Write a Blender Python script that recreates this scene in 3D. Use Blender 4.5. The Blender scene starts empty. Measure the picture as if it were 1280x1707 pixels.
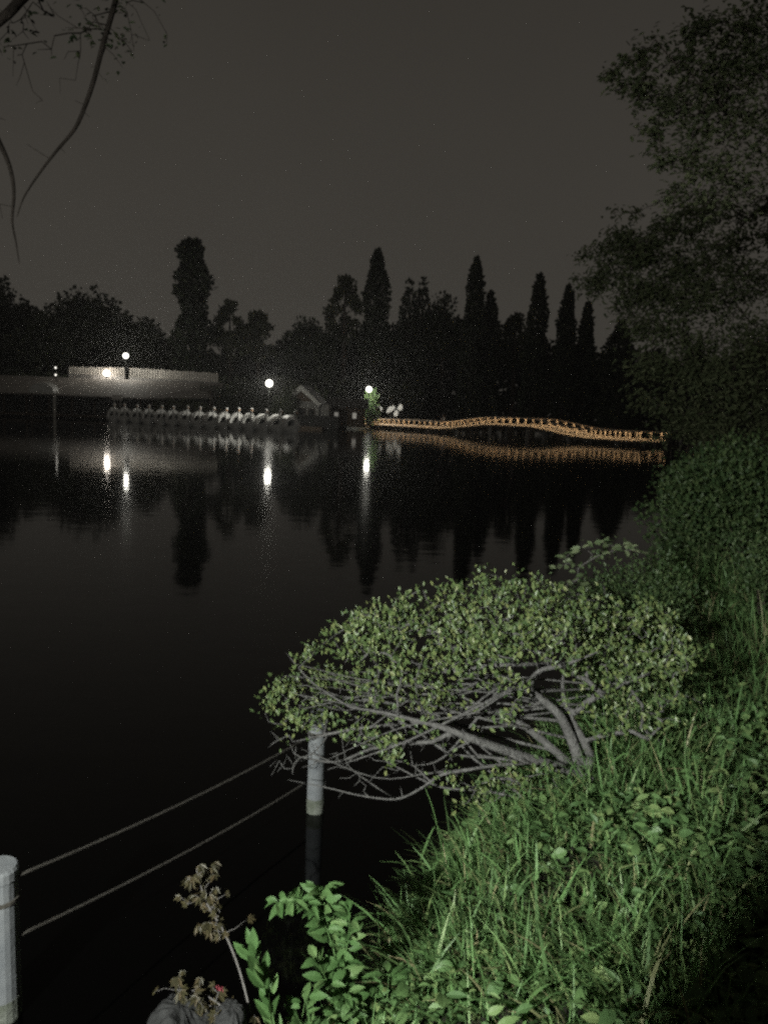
import bpy, math, random
import numpy as np
from mathutils import Vector, Matrix

SC = bpy.context.scene
COL = SC.collection
R = math.radians
rng = np.random.default_rng(11)
random.seed(11)

# ------------------------------------------------------------------ camera
FPX, PITCH, ROLL, EYE = 1340.0, R(7.1), R(2.1), 2.3
fwd = Vector((0, math.cos(PITCH), -math.sin(PITCH)))
up0 = Vector((0, math.sin(PITCH), math.cos(PITCH)))
rt0 = Vector((1, 0, 0))
rt = rt0 * math.cos(ROLL) + up0 * math.sin(ROLL)
up = up0 * math.cos(ROLL) - rt0 * math.sin(ROLL)
cam = bpy.data.cameras.new("camera")
camo = bpy.data.objects.new("camera", cam)
COL.objects.link(camo)
camo.matrix_world = Matrix(((rt.x, up.x, -fwd.x, 0), (rt.y, up.y, -fwd.y, 0), (rt.z, up.z, -fwd.z, EYE), (0, 0, 0, 1)))
cam.sensor_fit = 'VERTICAL'
cam.sensor_height = 24.0
cam.lens = 24.0 * FPX / 1707.0
cam.clip_start, cam.clip_end = 0.05, 3000
SC.camera = camo

# ------------------------------------------------------------------ world: city-lit cloudy night sky
W = bpy.data.worlds.new("World")
SC.world = W
W.use_nodes = True
nt = W.node_tree
nt.nodes.clear()
tc = nt.nodes.new('ShaderNodeTexCoord')
sx = nt.nodes.new('ShaderNodeSeparateXYZ')
rp = nt.nodes.new('ShaderNodeValToRGB')
rp.color_ramp.elements[0].position = 0.0
rp.color_ramp.elements[0].color = (0.054, 0.0495, 0.042, 1)
rp.color_ramp.elements[1].position = 0.65
rp.color_ramp.elements[1].color = (0.0265, 0.0235, 0.0195, 1)
e = rp.color_ramp.elements.new(0.22)
e.color = (0.0475, 0.0432, 0.0365, 1)
nz = nt.nodes.new('ShaderNodeTexNoise')
nz.inputs['Scale'].default_value = 2.2
nz.inputs['Detail'].default_value = 3
mr = nt.nodes.new('ShaderNodeMapRange')
mr.inputs['To Min'].default_value = 0.88
mr.inputs['To Max'].default_value = 1.12
mx = nt.nodes.new('ShaderNodeVectorMath')
mx.operation = 'SCALE'
bg = nt.nodes.new('ShaderNodeBackground')
bg.inputs['Strength'].default_value = 1.0
wo = nt.nodes.new('ShaderNodeOutputWorld')
L = nt.links.new
L(tc.outputs['Generated'], sx.inputs[0])
L(sx.outputs['Z'], rp.inputs[0])
L(tc.outputs['Generated'], nz.inputs['Vector'])
L(nz.outputs[0], mr.inputs[0])
L(rp.outputs[0], mx.inputs[0])
L(mr.outputs[0], mx.inputs['Scale'])
L(mx.outputs[0], bg.inputs['Color'])
L(bg.outputs[0], wo.inputs[0])

SC.view_settings.view_transform = 'Standard'
SC.view_settings.look = 'None'
SC.view_settings.exposure = 0.0
SC.view_settings.gamma = 1.0
SC.cycles.filter_width = 2.6
SC.cycles.use_denoising = False
SC.cycles.max_bounces = 6
SC.cycles.diffuse_bounces = 2
SC.cycles.glossy_bounces = 3
SC.cycles.transmission_bounces = 3
SC.cycles.volume_bounces = 0
SC.cycles.use_light_tree = True
SC.cycles.caustics_reflective = False
SC.cycles.caustics_refractive = False
SC.cycles.sample_clamp_indirect = 1.0
SC.cycles.sample_clamp_direct = 2.6
SC.render.film_transparent = False

NEAR_LAMP = 10500.0       # radiance of the park lamp that stands behind the photographer
FAR_LAMP = 270.0        # radiance of the lamps across the pond

# ------------------------------------------------------------------ helpers
def ray(px, py):
    return rt * ((px - 640) / FPX) + up * ((853.5 - py) / FPX) + fwd

def aty(px, py, Y):
    d = ray(px, py)
    return Vector((0, 0, EYE)) + d * (Y / d.y)

def onz(px, py, z):
    d = ray(px, py)
    return Vector((0, 0, EYE)) + d * ((z - EYE) / d.z)

def tag(o, label=None, cat=None, group=None, kind=None):
    if label: o['label'] = label
    if cat: o['category'] = cat
    if group: o['group'] = group
    if kind: o['kind'] = kind
    return o

def empty(name, loc, label=None, cat=None, group=None, rz=0.0):
    o = bpy.data.objects.new(name, None)
    o.empty_display_size = 0.2
    COL.objects.link(o)
    o.location = loc
    o.rotation_euler = (0, 0, rz)
    return tag(o, label, cat, group)

class MB:
    """collects shapes and links them as one mesh object"""
    def __init__(self):
        self.v, self.f, self.n = [], [], 0
    def add(self, v, f):
        v = np.asarray(v, float).reshape(-1, 3)
        self.v.append(v)
        for a in (f if isinstance(f, list) else [f]):
            a = np.asarray(a, int)
            self.f.append(a + self.n)
        self.n += len(v)
        return self
    def box(self, c, s, rz=0.0, rx=0.0, ry=0.0):
        h = np.array([[x, y, z] for x in (-.5, .5) for y in (-.5, .5) for z in (-.5, .5)]) * np.array(s)
        M = np.array(Matrix.Rotation(rz, 3, 'Z') @ Matrix.Rotation(ry, 3, 'Y') @ Matrix.Rotation(rx, 3, 'X'))
        h = h @ M.T + np.array(c)
        return self.add(h, np.array([[0, 1, 3, 2], [4, 6, 7, 5], [0, 4, 5, 1], [2, 3, 7, 6], [0, 2, 6, 4], [1, 5, 7, 3]]))
    def tube(self, pts, rad, sides=6, cap=True):
        P = np.asarray(pts, float)
        n = len(P)
        rad = np.full(n, rad, float) if np.isscalar(rad) else np.asarray(rad, float)
        T = np.gradient(P, axis=0)
        T /= np.linalg.norm(T, axis=1, keepdims=True) + 1e-9
        ref = np.array([0, 0, 1.0]) if abs(T[0][2]) < 0.9 else np.array([1.0, 0, 0])
        U = np.cross(T[0], ref); U /= np.linalg.norm(U)
        a = np.arange(sides) * 2 * math.pi / sides
        V = []
        for i in range(n):
            U = U - T[i] * (U @ T[i]); U /= np.linalg.norm(U) + 1e-9
            B = np.cross(T[i], U)
            V.append(P[i] + rad[i] * (np.outer(np.cos(a), U) + np.outer(np.sin(a), B)))
        V = np.concatenate(V)
        F = []
        k = np.arange(sides); k2 = (k + 1) % sides
        for i in range(n - 1):
            F.append(np.stack([i * sides + k, i * sides + k2, (i + 1) * sides + k2, (i + 1) * sides + k], 1))
        fl = [np.concatenate(F)]
        if cap:
            fl.append(np.array([list(range(sides))[::-1]]))
            fl.append(np.array([[(n - 1) * sides + q for q in range(sides)]]))
        return self.add(V, fl)
    def lathe(self, prof, c=(0, 0, 0), sides=20, sx=1.0, sy=1.0):
        a = np.arange(sides) * 2 * math.pi / sides
        V = []
        for r, z in prof:
            V.append(np.stack([c[0] + sx * r * np.cos(a), c[1] + sy * r * np.sin(a), np.full(sides, c[2] + z)], 1))
        V = np.concatenate(V); F = []
        k = np.arange(sides); k2 = (k + 1) % sides
        for i in range(len(prof) - 1):
            F.append(np.stack([i * sides + k, i * sides + k2, (i + 1) * sides + k2, (i + 1) * sides + k], 1))
        n = len(prof)
        return self.add(V, [np.concatenate(F), np.array([list(range(sides))[::-1]]), np.array([[(n - 1) * sides + q for q in range(sides)]])])
    def build(self, name, m=None, parent=None, smooth=False):
        me = bpy.data.meshes.new(name)
        V = np.concatenate(self.v) if self.v else np.zeros((0, 3))
        F = []
        for a in self.f: F += a.tolist()
        me.from_pydata(V.tolist(), [], F)
        me.update()
        if m: me.materials.append(m)
        if smooth: me.polygons.foreach_set('use_smooth', [True] * len(me.polygons))
        o = bpy.data.objects.new(name, me)
        COL.objects.link(o)
        if parent: o.parent = parent
        return o

def unit(a):
    return a / (np.linalg.norm(a, axis=-1, keepdims=True) + 1e-9)

def rand_dir(n):
    return unit(rng.normal(size=(n, 3)))

def leaves(mb, P, D, N, Ln, Wd, fold=0.25, droop=0.0, p1=0.3, p2=0.68, w2=0.9):
    """folded pointed leaves: base P, pointing D, facing N"""
    P, D, N = map(lambda a: np.asarray(a, float), (P, D, N))
    n = len(P)
    D = unit(D); S = unit(np.cross(D, N)); N = np.cross(S, D)
    Ln = np.broadcast_to(Ln, n)[:, None]; Wd = np.broadcast_to(Wd, n)[:, None]
    dr = N * (-droop) * Ln
    t = P + D * Ln + dr
    l1 = P + D * Ln * p1 + S * Wd * .5 + N * Wd * fold
    r1 = P + D * Ln * p1 - S * Wd * .5 + N * Wd * fold
    l2 = P + D * Ln * p2 + S * Wd * .5 * w2 + N * Wd * fold + dr * .35
    r2 = P + D * Ln * p2 - S * Wd * .5 * w2 + N * Wd * fold + dr * .35
    V = np.stack([P, l1, l2, t, r2, r1], 1).reshape(-1, 3)
    b = np.arange(n)[:, None] * 6
    mb.add(V, [b + np.array([[0, 1, 2, 3]]), b + np.array([[0, 3, 4, 5]])])

def leaves_round(mb, P, D, N, Ln, Wd, fold=.2, droop=.2):
    """near leaves: rounded outline, folded along the midrib, curving down to the tip"""
    P, D, N = map(lambda a: np.asarray(a, float), (P, D, N))
    n = len(P); D = unit(D); S = unit(np.cross(D, N)); N = np.cross(S, D)
    Ln = np.broadcast_to(Ln, n)[:, None]; Wd = np.broadcast_to(Wd, n)[:, None]
    dr = np.broadcast_to(droop, n)[:, None] * rng.uniform(.4, 1.5, (n, 1)); fo = fold * rng.uniform(.2, 1.6, (n, 1))
    tw = rng.normal(size=(n, 1)) * .25
    V = []
    for tt, w in [(0, .06), (.16, .62), (.40, 1.0), (.66, .84), (.87, .42), (1, .02)]:
        c = P + D * Ln * tt - N * dr * Ln * tt * tt
        St = unit(S + N * tw * tt)
        V += [c, c + St * Wd * .5 * w + N * Wd * fo * w, c - St * Wd * .5 * w + N * Wd * fo * w]
    V = np.stack(V, 1).reshape(-1, 3); b = np.arange(n)[:, None] * 18
    F = []
    for k in range(5):
        F += [b + np.array([[3 * k, 3 * k + 3, 3 * k + 4, 3 * k + 1]]), b + np.array([[3 * k, 3 * k + 2, 3 * k + 5, 3 * k + 3]])]
    mb.add(V, F)

def blades(mb, P, D, Ln, Wd, bend, segs=4):
    """grass blades: base P, start direction D (mostly up), bending over sideways"""
    n = len(P)
    D = unit(D)
    H = np.stack([D[:, 0], D[:, 1], np.zeros(n)], 1) + rng.normal(size=(n, 3)) * np.array([.15, .15, 0])
    H = unit(H)
    S = unit(np.cross(D, H) + rng.normal(size=(n, 3)) * .1)
    cur = np.array(P, float); d = D.copy(); V = []
    step = (Ln / segs)[:, None]
    for i in range(segs + 1):
        t = i / segs
        w = (Wd * (0.65 + 0.9 * t - 1.5 * t * t) if i < segs else Wd * 0.06)[:, None]
        V += [cur - S * w * .5, cur + S * w * .5]
        cur = cur + d * step
        d = unit(d + (H * 0.55 - np.array([0, 0, 1.0])) * (bend * (0.35 + t))[:, None])
    V = np.stack(V, 1).reshape(-1, 3)
    b = np.arange(n)[:, None] * (2 * segs + 2)
    mb.add(V, [b + np.array([[2 * i, 2 * i + 1, 2 * i + 3, 2 * i + 2]]) for i in range(segs)])

# ------------------------------------------------------------------ materials
def mat(name, col=(.5, .5, .5), rough=.7, col2=None, scale=8.0, bump=0.0, metal=0.0, bscale=None, detail=5, stretch=None, coord='Object'):
    m = bpy.data.materials.new(name)
    m.use_nodes = True
    t = m.node_tree
    b = t.nodes['Principled BSDF']
    b.inputs['Base Color'].default_value = (*col, 1)
    b.inputs['Roughness'].default_value = rough
    b.inputs['Metallic'].default_value = metal
    b.inputs['Specular IOR Level'].default_value = 0.3
    tcn = t.nodes.new('ShaderNodeTexCoord')
    src = tcn.outputs[coord]
    if stretch:
        mp = t.nodes.new('ShaderNodeMapping')
        mp.inputs['Scale'].default_value = stretch
        t.links.new(src, mp.inputs[0]); src = mp.outputs[0]
    if col2:
        n = t.nodes.new('ShaderNodeTexNoise')
        n.inputs['Scale'].default_value = scale
        n.inputs['Detail'].default_value = detail
        n.inputs['Roughness'].default_value = .65
        r = t.nodes.new('ShaderNodeValToRGB')
        r.color_ramp.elements[0].position = .35
        r.color_ramp.elements[1].position = .68
        r.color_ramp.elements[0].color = (*col, 1)
        r.color_ramp.elements[1].color = (*col2, 1)
        t.links.new(src, n.inputs['Vector'])
        t.links.new(n.outputs[0], r.inputs[0])
        t.links.new(r.outputs[0], b.inputs['Base Color'])
    if bump:
        n2 = t.nodes.new('ShaderNodeTexNoise')
        n2.inputs['Scale'].default_value = bscale or scale * 3
        n2.inputs['Detail'].default_value = 6
        bp = t.nodes.new('ShaderNodeBump')
        bp.inputs['Strength'].default_value = bump
        bp.inputs['Distance'].default_value = .02
        t.links.new(src, n2.inputs['Vector'])
        t.links.new(n2.outputs[0], bp.inputs['Height'])
        t.links.new(bp.outputs[0], b.inputs['Normal'])
    return m

def leafmat(name, stops, rough=.45, trans=.3, spec=.35):
    """leaf colour varies from leaf to leaf (random per island)"""
    m = bpy.data.materials.new(name)
    m.use_nodes = True
    t = m.node_tree
    b = t.nodes['Principled BSDF']
    b.inputs['Roughness'].default_value = rough
    b.inputs['Specular IOR Level'].default_value = spec
    g = t.nodes.new('ShaderNodeNewGeometry')
    r = t.nodes.new('ShaderNodeValToRGB')
    els = r.color_ramp.elements
    for i, (p, c) in enumerate(stops):
        e = els[i] if i < 2 else els.new(p)
        e.position = p; e.color = (*c, 1)
    t.links.new(g.outputs['Random Per Island'], r.inputs[0])
    t.links.new(r.outputs[0], b.inputs['Base Color'])
    tr = t.nodes.new('ShaderNodeBsdfTranslucent')
    t.links.new(r.outputs[0], tr.inputs['Color'])
    mixn = t.nodes.new('ShaderNodeMixShader')
    mixn.inputs[0].default_value = trans
    out = t.nodes['Material Output']
    t.links.new(b.outputs[0], mixn.inputs[1]); t.links.new(tr.outputs[0], mixn.inputs[2])
    t.links.new(mixn.outputs[0], out.inputs['Surface'])
    return m

def emit(name, col, s):
    m = bpy.data.materials.new(name)
    m.use_nodes = True
    t = m.node_tree
    b = t.nodes['Principled BSDF']
    b.inputs['Base Color'].default_value = (*[min(1, c) * .8 for c in col], 1)
    b.inputs['Emission Color'].default_value = (*col, 1)
    b.inputs['Emission Strength'].default_value = s
    return m

def glass_globe(name, col, s):
    """clear lamp globe: lets the bulb's light out and glows itself"""
    m = bpy.data.materials.new(name); m.use_nodes = True
    t = m.node_tree; t.nodes.clear()
    tr = t.nodes.new('ShaderNodeBsdfTransparent'); tr.inputs[0].default_value = (.95, .95, .95, 1)
    em = t.nodes.new('ShaderNodeEmission'); em.inputs[0].default_value = (*col, 1); em.inputs[1].default_value = s
    ad = t.nodes.new('ShaderNodeAddShader'); ou = t.nodes.new('ShaderNodeOutputMaterial')
    t.links.new(tr.outputs[0], ad.inputs[0]); t.links.new(em.outputs[0], ad.inputs[1]); t.links.new(ad.outputs[0], ou.inputs[0])
    m.cycles.emission_sampling = 'NONE'
    return m

M = {}
M['soil'] = mat('soil', (.020, .019, .011), .95, (.010, .010, .006), 5, .5)
M['path'] = mat('path', (.055, .05, .045), .9, (.085, .078, .07), 40, .4, bscale=120)
M['bark'] = mat('shrub_bark', (.085, .083, .08), .9, (.15, .148, .143), 26, .9, bscale=70)
M['twig'] = mat('twig_bark', (.085, .08, .076), .9, (.13, .125, .118), 40)
M['dark_bark'] = mat('dark_bark', (.05, .04, .034), .9, (.09, .075, .06), 12, .8)
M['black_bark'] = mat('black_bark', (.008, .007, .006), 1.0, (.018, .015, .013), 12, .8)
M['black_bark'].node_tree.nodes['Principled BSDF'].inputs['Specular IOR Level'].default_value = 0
M['post'] = mat('post_concrete', (.12, .13, .14), .85, (.19, .20, .205), 5, .12, bscale=40)
M['algae'] = mat('post_algae', (.06, .07, .05), .9, (.16, .17, .15), 12, .5)
M['band'] = mat('rusty_band', (.045, .042, .035), .8, (.08, .075, .065), 40)
M['rope'] = mat('rope_fibre', (.035, .032, .027), .9, (.06, .055, .048), 90, .6)
M['rock'] = mat('rock', (.012, .0125, .0125), .9, (.042, .043, .043), 9, 1.0, bscale=22)
M['red'] = mat('red_scrap', (.14, .022, .034), .7, (.22, .045, .055), 30)
M['iron'] = mat('painted_iron', (.03, .035, .032), .5, (.05, .05, .045), 20, metal=.3)
M['white'] = mat('white_fibreglass', (.50, .50, .48), .45, (.62, .62, .6), 3)
M['swan'] = mat('swan_paint', (.70, .70, .68), .5, (.82, .82, .80), 2.5)
M['beak'] = mat('beak_paint', (.6, .25, .05), .5)
M['dark'] = mat('near_black', (.02, .02, .02), .9, (.03, .03, .028), 6)  # near-black colour gives the interior, seats and base sheet their darkness
M['roof'] = mat('grey_roof', (.16, .145, .132), .85, (.25, .23, .21), 1.5, stretch=(1, .2, .2))
M['slate'] = mat('dark_roof', (.05, .048, .045), .8, (.08, .075, .07), 4)
M['plaster'] = mat('pale_plaster', (.40, .38, .35), .85, (.50, .48, .45), 2)
M['house'] = mat('house_plaster', (.15, .15, .142), .85, (.24, .235, .22), 3)  # plaster in a darker tone for the house walls
M['trim'] = mat('house_trim', (.40, .40, .38), .8, (.55, .55, .52), 3)  # white trim toned down to go with the house walls
M['timber'] = mat('dark_timber', (.06, .045, .033), .85, (.10, .075, .055), 6, stretch=(1, 1, .1))
M['slat'] = mat('pale_slat', (.62, .58, .52), .8, (.80, .76, .70), 3)
M['concrete'] = mat('concrete', (.22, .21, .2), .9, (.3, .29, .28), 1.5)
M['bridge'] = mat('bridge_timber', (.34, .27, .20), .8, (.52, .43, .34), 5)
M['deck'] = mat('bridge_deck', (.10, .08, .06), .85, (.16, .13, .1), 4)
M['glassglow'] = emit('lit_window', (1.0, .95, .85), .16)
M['warm'] = emit('bridge_strip', (1.0, .74, .43), 120.0)
M['warm'].cycles.emission_sampling = 'FRONT'
M['globe'] = glass_globe('lamp_globe', (1.0, .97, .86), 8.0)
M['flood'] = glass_globe('floodlight_lens', (1.0, .90, .78), 10.0)
M['bulb'] = emit('small_bulb', (1.0, .95, .85), 2.0)
M['nearglobe'] = glass_globe('near_lamp_globe', (.98, 1.0, .93), 8.0)
M['skin'] = mat('skin', (.5, .33, .25), .6)
M['cloth'] = mat('pale_cloth', (.5, .47, .44), .9, (.6, .57, .54), 9)
M['cloth_dark'] = mat('dark_cloth', (.04, .045, .06), .9)
M['hair'] = mat('black_hair', (.015, .012, .01), .5)

M['leaf_shrub'] = leafmat('shrub_leaf', [(0, (.060, .100, .040)), (1, (.190, .215, .085)), (.4, (.105, .155, .055)), (.8, (.140, .185, .066))], .42, .18, .4)
M['grass'] = leafmat('grass_blade', [(0, (.098, .170, .066)), (1, (.30, .265, .15)), (.5, (.128, .245, .085)), (.86, (.18, .265, .10))], .5, .28)
M['weed'] = leafmat('weed_leaf', [(0, (.055, .115, .036)), (1, (.125, .20, .075)), (.5, (.08, .155, .052))], .55, .25, .2)
M['cover'] = leafmat('cover_leaf', [(0, (.072, .140, .052)), (1, (.19, .26, .10)), (.6, (.115, .20, .072))], .5, .25)
M['maple'] = leafmat('maple_leaf', [(0, (.03, .028, .014)), (1, (.085, .065, .035)), (.5, (.05, .045, .02))], .5, .25)
M['bushleaf'] = leafmat('bush_leaf', [(0, (.045, .085, .032)), (1, (.11, .155, .062)), (.5, (.07, .115, .044))], .5, .25)
M['sprayleaf'] = leafmat('spray_leaf', [(0, (.10, .15, .07)), (1, (.22, .26, .15)), (.5, (.15, .2, .1))], .45, .2)
M['treeleaf'] = leafmat('tree_leaf', [(0, (.035, .05, .022)), (1, (.07, .085, .04)), (.5, (.05, .068, .03))], .6, .25)
M['farleaf'] = leafmat('far_leaf', [(0, (.025, .035, .018)), (1, (.06, .07, .035)), (.5, (.04, .05, .025))], .7, .2)
M['farloose'] = leafmat('far_loose_leaf', [(0, (.05, .06, .03)), (1, (.11, .12, .06)), (.5, (.075, .085, .045))], .7, .3)
M['conleaf'] = leafmat('conifer_leaf', [(0, (.015, .022, .012)), (1, (.04, .05, .025)), (.5, (.025, .034, .018))], .7, .1)
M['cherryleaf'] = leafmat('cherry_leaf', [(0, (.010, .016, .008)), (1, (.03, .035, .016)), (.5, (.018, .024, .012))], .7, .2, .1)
M['paleleaf'] = leafmat('pale_tree_leaf', [(0, (.07, .09, .045)), (1, (.14, .155, .085)), (.5, (.10, .12, .06))], .7, .3, .2)
M['petal'] = leafmat('white_petal', [(0, (.6, .58, .55)), (1, (.75, .74, .7)), (.5, (.7, .68, .62))], .6, .2)

# water
wm = bpy.data.materials.new('water')
wm.use_nodes = True
t = wm.node_tree
b = t.nodes['Principled BSDF']
b.inputs['Base Color'].default_value = (.0004, .0004, .0004, 1)
b.inputs['Roughness'].default_value = .058
b.inputs['IOR'].default_value = 1.33
b.inputs['Specular IOR Level'].default_value = .43
tcn = t.nodes.new('ShaderNodeTexCoord')
mp = t.nodes.new('ShaderNodeMapping')
mp.inputs['Scale'].default_value = (1.0, 1.6, 1)
n1 = t.nodes.new('ShaderNodeTexNoise'); n1.inputs['Scale'].default_value = 1.1; n1.inputs['Detail'].default_value = 2.5
n2 = t.nodes.new('ShaderNodeTexNoise'); n2.inputs['Scale'].default_value = .12; n2.inputs['Detail'].default_value = 2
am = t.nodes.new('ShaderNodeMapRange')
am.inputs['From Min'].default_value = .35; am.inputs['From Max'].default_value = .7
am.inputs['To Min'].default_value = .25; am.inputs['To Max'].default_value = 1.0
bp = t.nodes.new('ShaderNodeBump')
bp.inputs['Distance'].default_value = .02
bp.inputs['Strength'].default_value = .3
ml = t.nodes.new('ShaderNodeMath'); ml.operation = 'MULTIPLY'
L = t.links.new
L(tcn.outputs['Object'], mp.inputs[0]); L(mp.outputs[0], n1.inputs['Vector']); L(tcn.outputs['Object'], n2.inputs['Vector'])
L(n2.outputs[0], am.inputs[0]); L(n1.outputs[0], ml.inputs[0]); L(am.outputs[0], ml.inputs[1])
L(ml.outputs[0], bp.inputs['Height']); L(bp.outputs[0], b.inputs['Normal'])
M['water'] = wm

# ------------------------------------------------------------------ terrain
POND = np.array([(-4, -30), (-3.4, -4), (-2.9, -1), (-2.3, .6), (-1.45, 1.4), (-1.0, 1.9), (-.75, 2.13), (-.3, 2.36), (-.08, 2.65), (.06, 3.02), (.22, 3.5),
                 (.46, 4.0), (1.0, 4.9), (1.75, 6.5), (3.1, 9.7), (5.8, 16), (10, 27), (18, 48), (27, 73), (38, 100), (52, 128),
                 (60, 146), (30, 150), (12, 140), (2, 124), (-1.5, 119), (-3, 112), (-6, 99), (-14, 97), (-22, 104), (-31, 106),
                 (-60, 109), (-110, 115), (-150, 100), (-150, -30)], float)

def sdist(X, Y):
    X = np.asarray(X, float); Y = np.asarray(Y, float)
    best = np.full(X.shape, 1e9); inside = np.zeros(X.shape, bool)
    n = len(POND)
    for i in range(n):
        ax, ay = POND[i]; bx, by = POND[(i + 1) % n]
        dx, dy = bx - ax, by - ay
        tt = np.clip(((X - ax) * dx + (Y - ay) * dy) / (dx * dx + dy * dy), 0, 1)
        best = np.minimum(best, np.hypot(X - ax - tt * dx, Y - ay - tt * dy))
        if ay != by:
            c = ((ay > Y) != (by > Y)) & (X < ax + (Y - ay) * dx / dy)
            inside ^= c
    return np.where(inside, -best, best)

def path_edge(Y):
    Y = np.asarray(Y, float)
    return np.interp(Y, [-10, 0, 2, 3.5, 5, 8, 12, 30, 60], [.2, .72, 1.2, 1.85, 2.75, 4.6, 7.0, 15.5, 27])

def gz(X, Y):
    X = np.asarray(X, float); Y = np.asarray(Y, float)
    s = sdist(X, Y)
    out = .52 * (1 - np.exp(-np.maximum(s, 0) / .30)) + .12 * (1 - np.exp(-np.maximum(s, 0) / 2.0))
    bumpy = .035 * np.sin(X * 5.1 + 1.3 * np.sin(Y * 3.7)) * np.cos(Y * 4.3 + X) * np.clip(s * 3, 0, 1) * np.clip((path_edge(Y) - X) * 2, 0, 1)
    out = out + np.where(Y < 12, bumpy, 0)
    hill = np.clip((np.hypot((X + 75) / 70, (Y - 175) / 62)), 0, 1)
    out = out + np.where(Y > 108, 6.0 * (1 - hill) ** 1.3, 0)
    return np.where(s < 0, np.maximum(-1.0, s * .9), out)

def axis(c, k, lo, hi, n):
    a, b_ = math.asinh((lo - c) / k), math.asinh((hi - c) / k)
    return c + k * np.sinh(np.linspace(a, b_, n))
gx = axis(.8, 1.1, -900, 900, 300)
gy = axis(3.0, 1.3, -400, 1200, 330)
GX, GY = np.meshgrid(gx, gy)
GZ = gz(GX, GY)
nx, ny = len(gx), len(gy)
i, j = np.meshgrid(np.arange(nx - 1), np.arange(ny - 1))
q = (j * nx + i).ravel()
mb = MB().add(np.stack([GX.ravel(), GY.ravel(), GZ.ravel()], 1), np.stack([q, q + 1, q + nx + 1, q + nx], 1))
tag(mb.build('ground', M['soil'], smooth=True), 'dark earth ground of the banks round the pond', kind='structure')

wx, wy = np.linspace(-160, 75, 5), np.linspace(-32, 155, 5)
WX, WY = np.meshgrid(wx, wy)
i, j = np.meshgrid(np.arange(4), np.arange(4)); q = (j * 5 + i).ravel()
tag(MB().add(np.stack([WX.ravel(), WY.ravel(), np.zeros(25)], 1), np.stack([q, q + 1, q + 6, q + 5], 1)).build('water', M['water']),
    'still black pond water reflecting lamps and trees', kind='structure')

py_ = np.concatenate([np.arange(-8, 8, .25), np.arange(8, 60, 2)])
pe = path_edge(py_) + .04 * np.sin(py_ * 3.1) + .03 * np.sin(py_ * 7.7)
cols = np.array([0, .3, .8, 1.4, 2.2])
PX = pe[:, None] + cols[None, :]; PY = np.repeat(py_[:, None], 5, 1)
PZ = gz(PX, PY) + .012
i, j = np.meshgrid(np.arange(4), np.arange(len(py_) - 1)); q = (j * 5 + i).ravel()
tag(MB().add(np.stack([PX.ravel(), PY.ravel(), PZ.ravel()], 1), np.stack([q, q + 1, q + 6, q + 5], 1)).build('path', M['path'], smooth=True),
    'dark path along the bank at the right edge', kind='structure')

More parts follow.
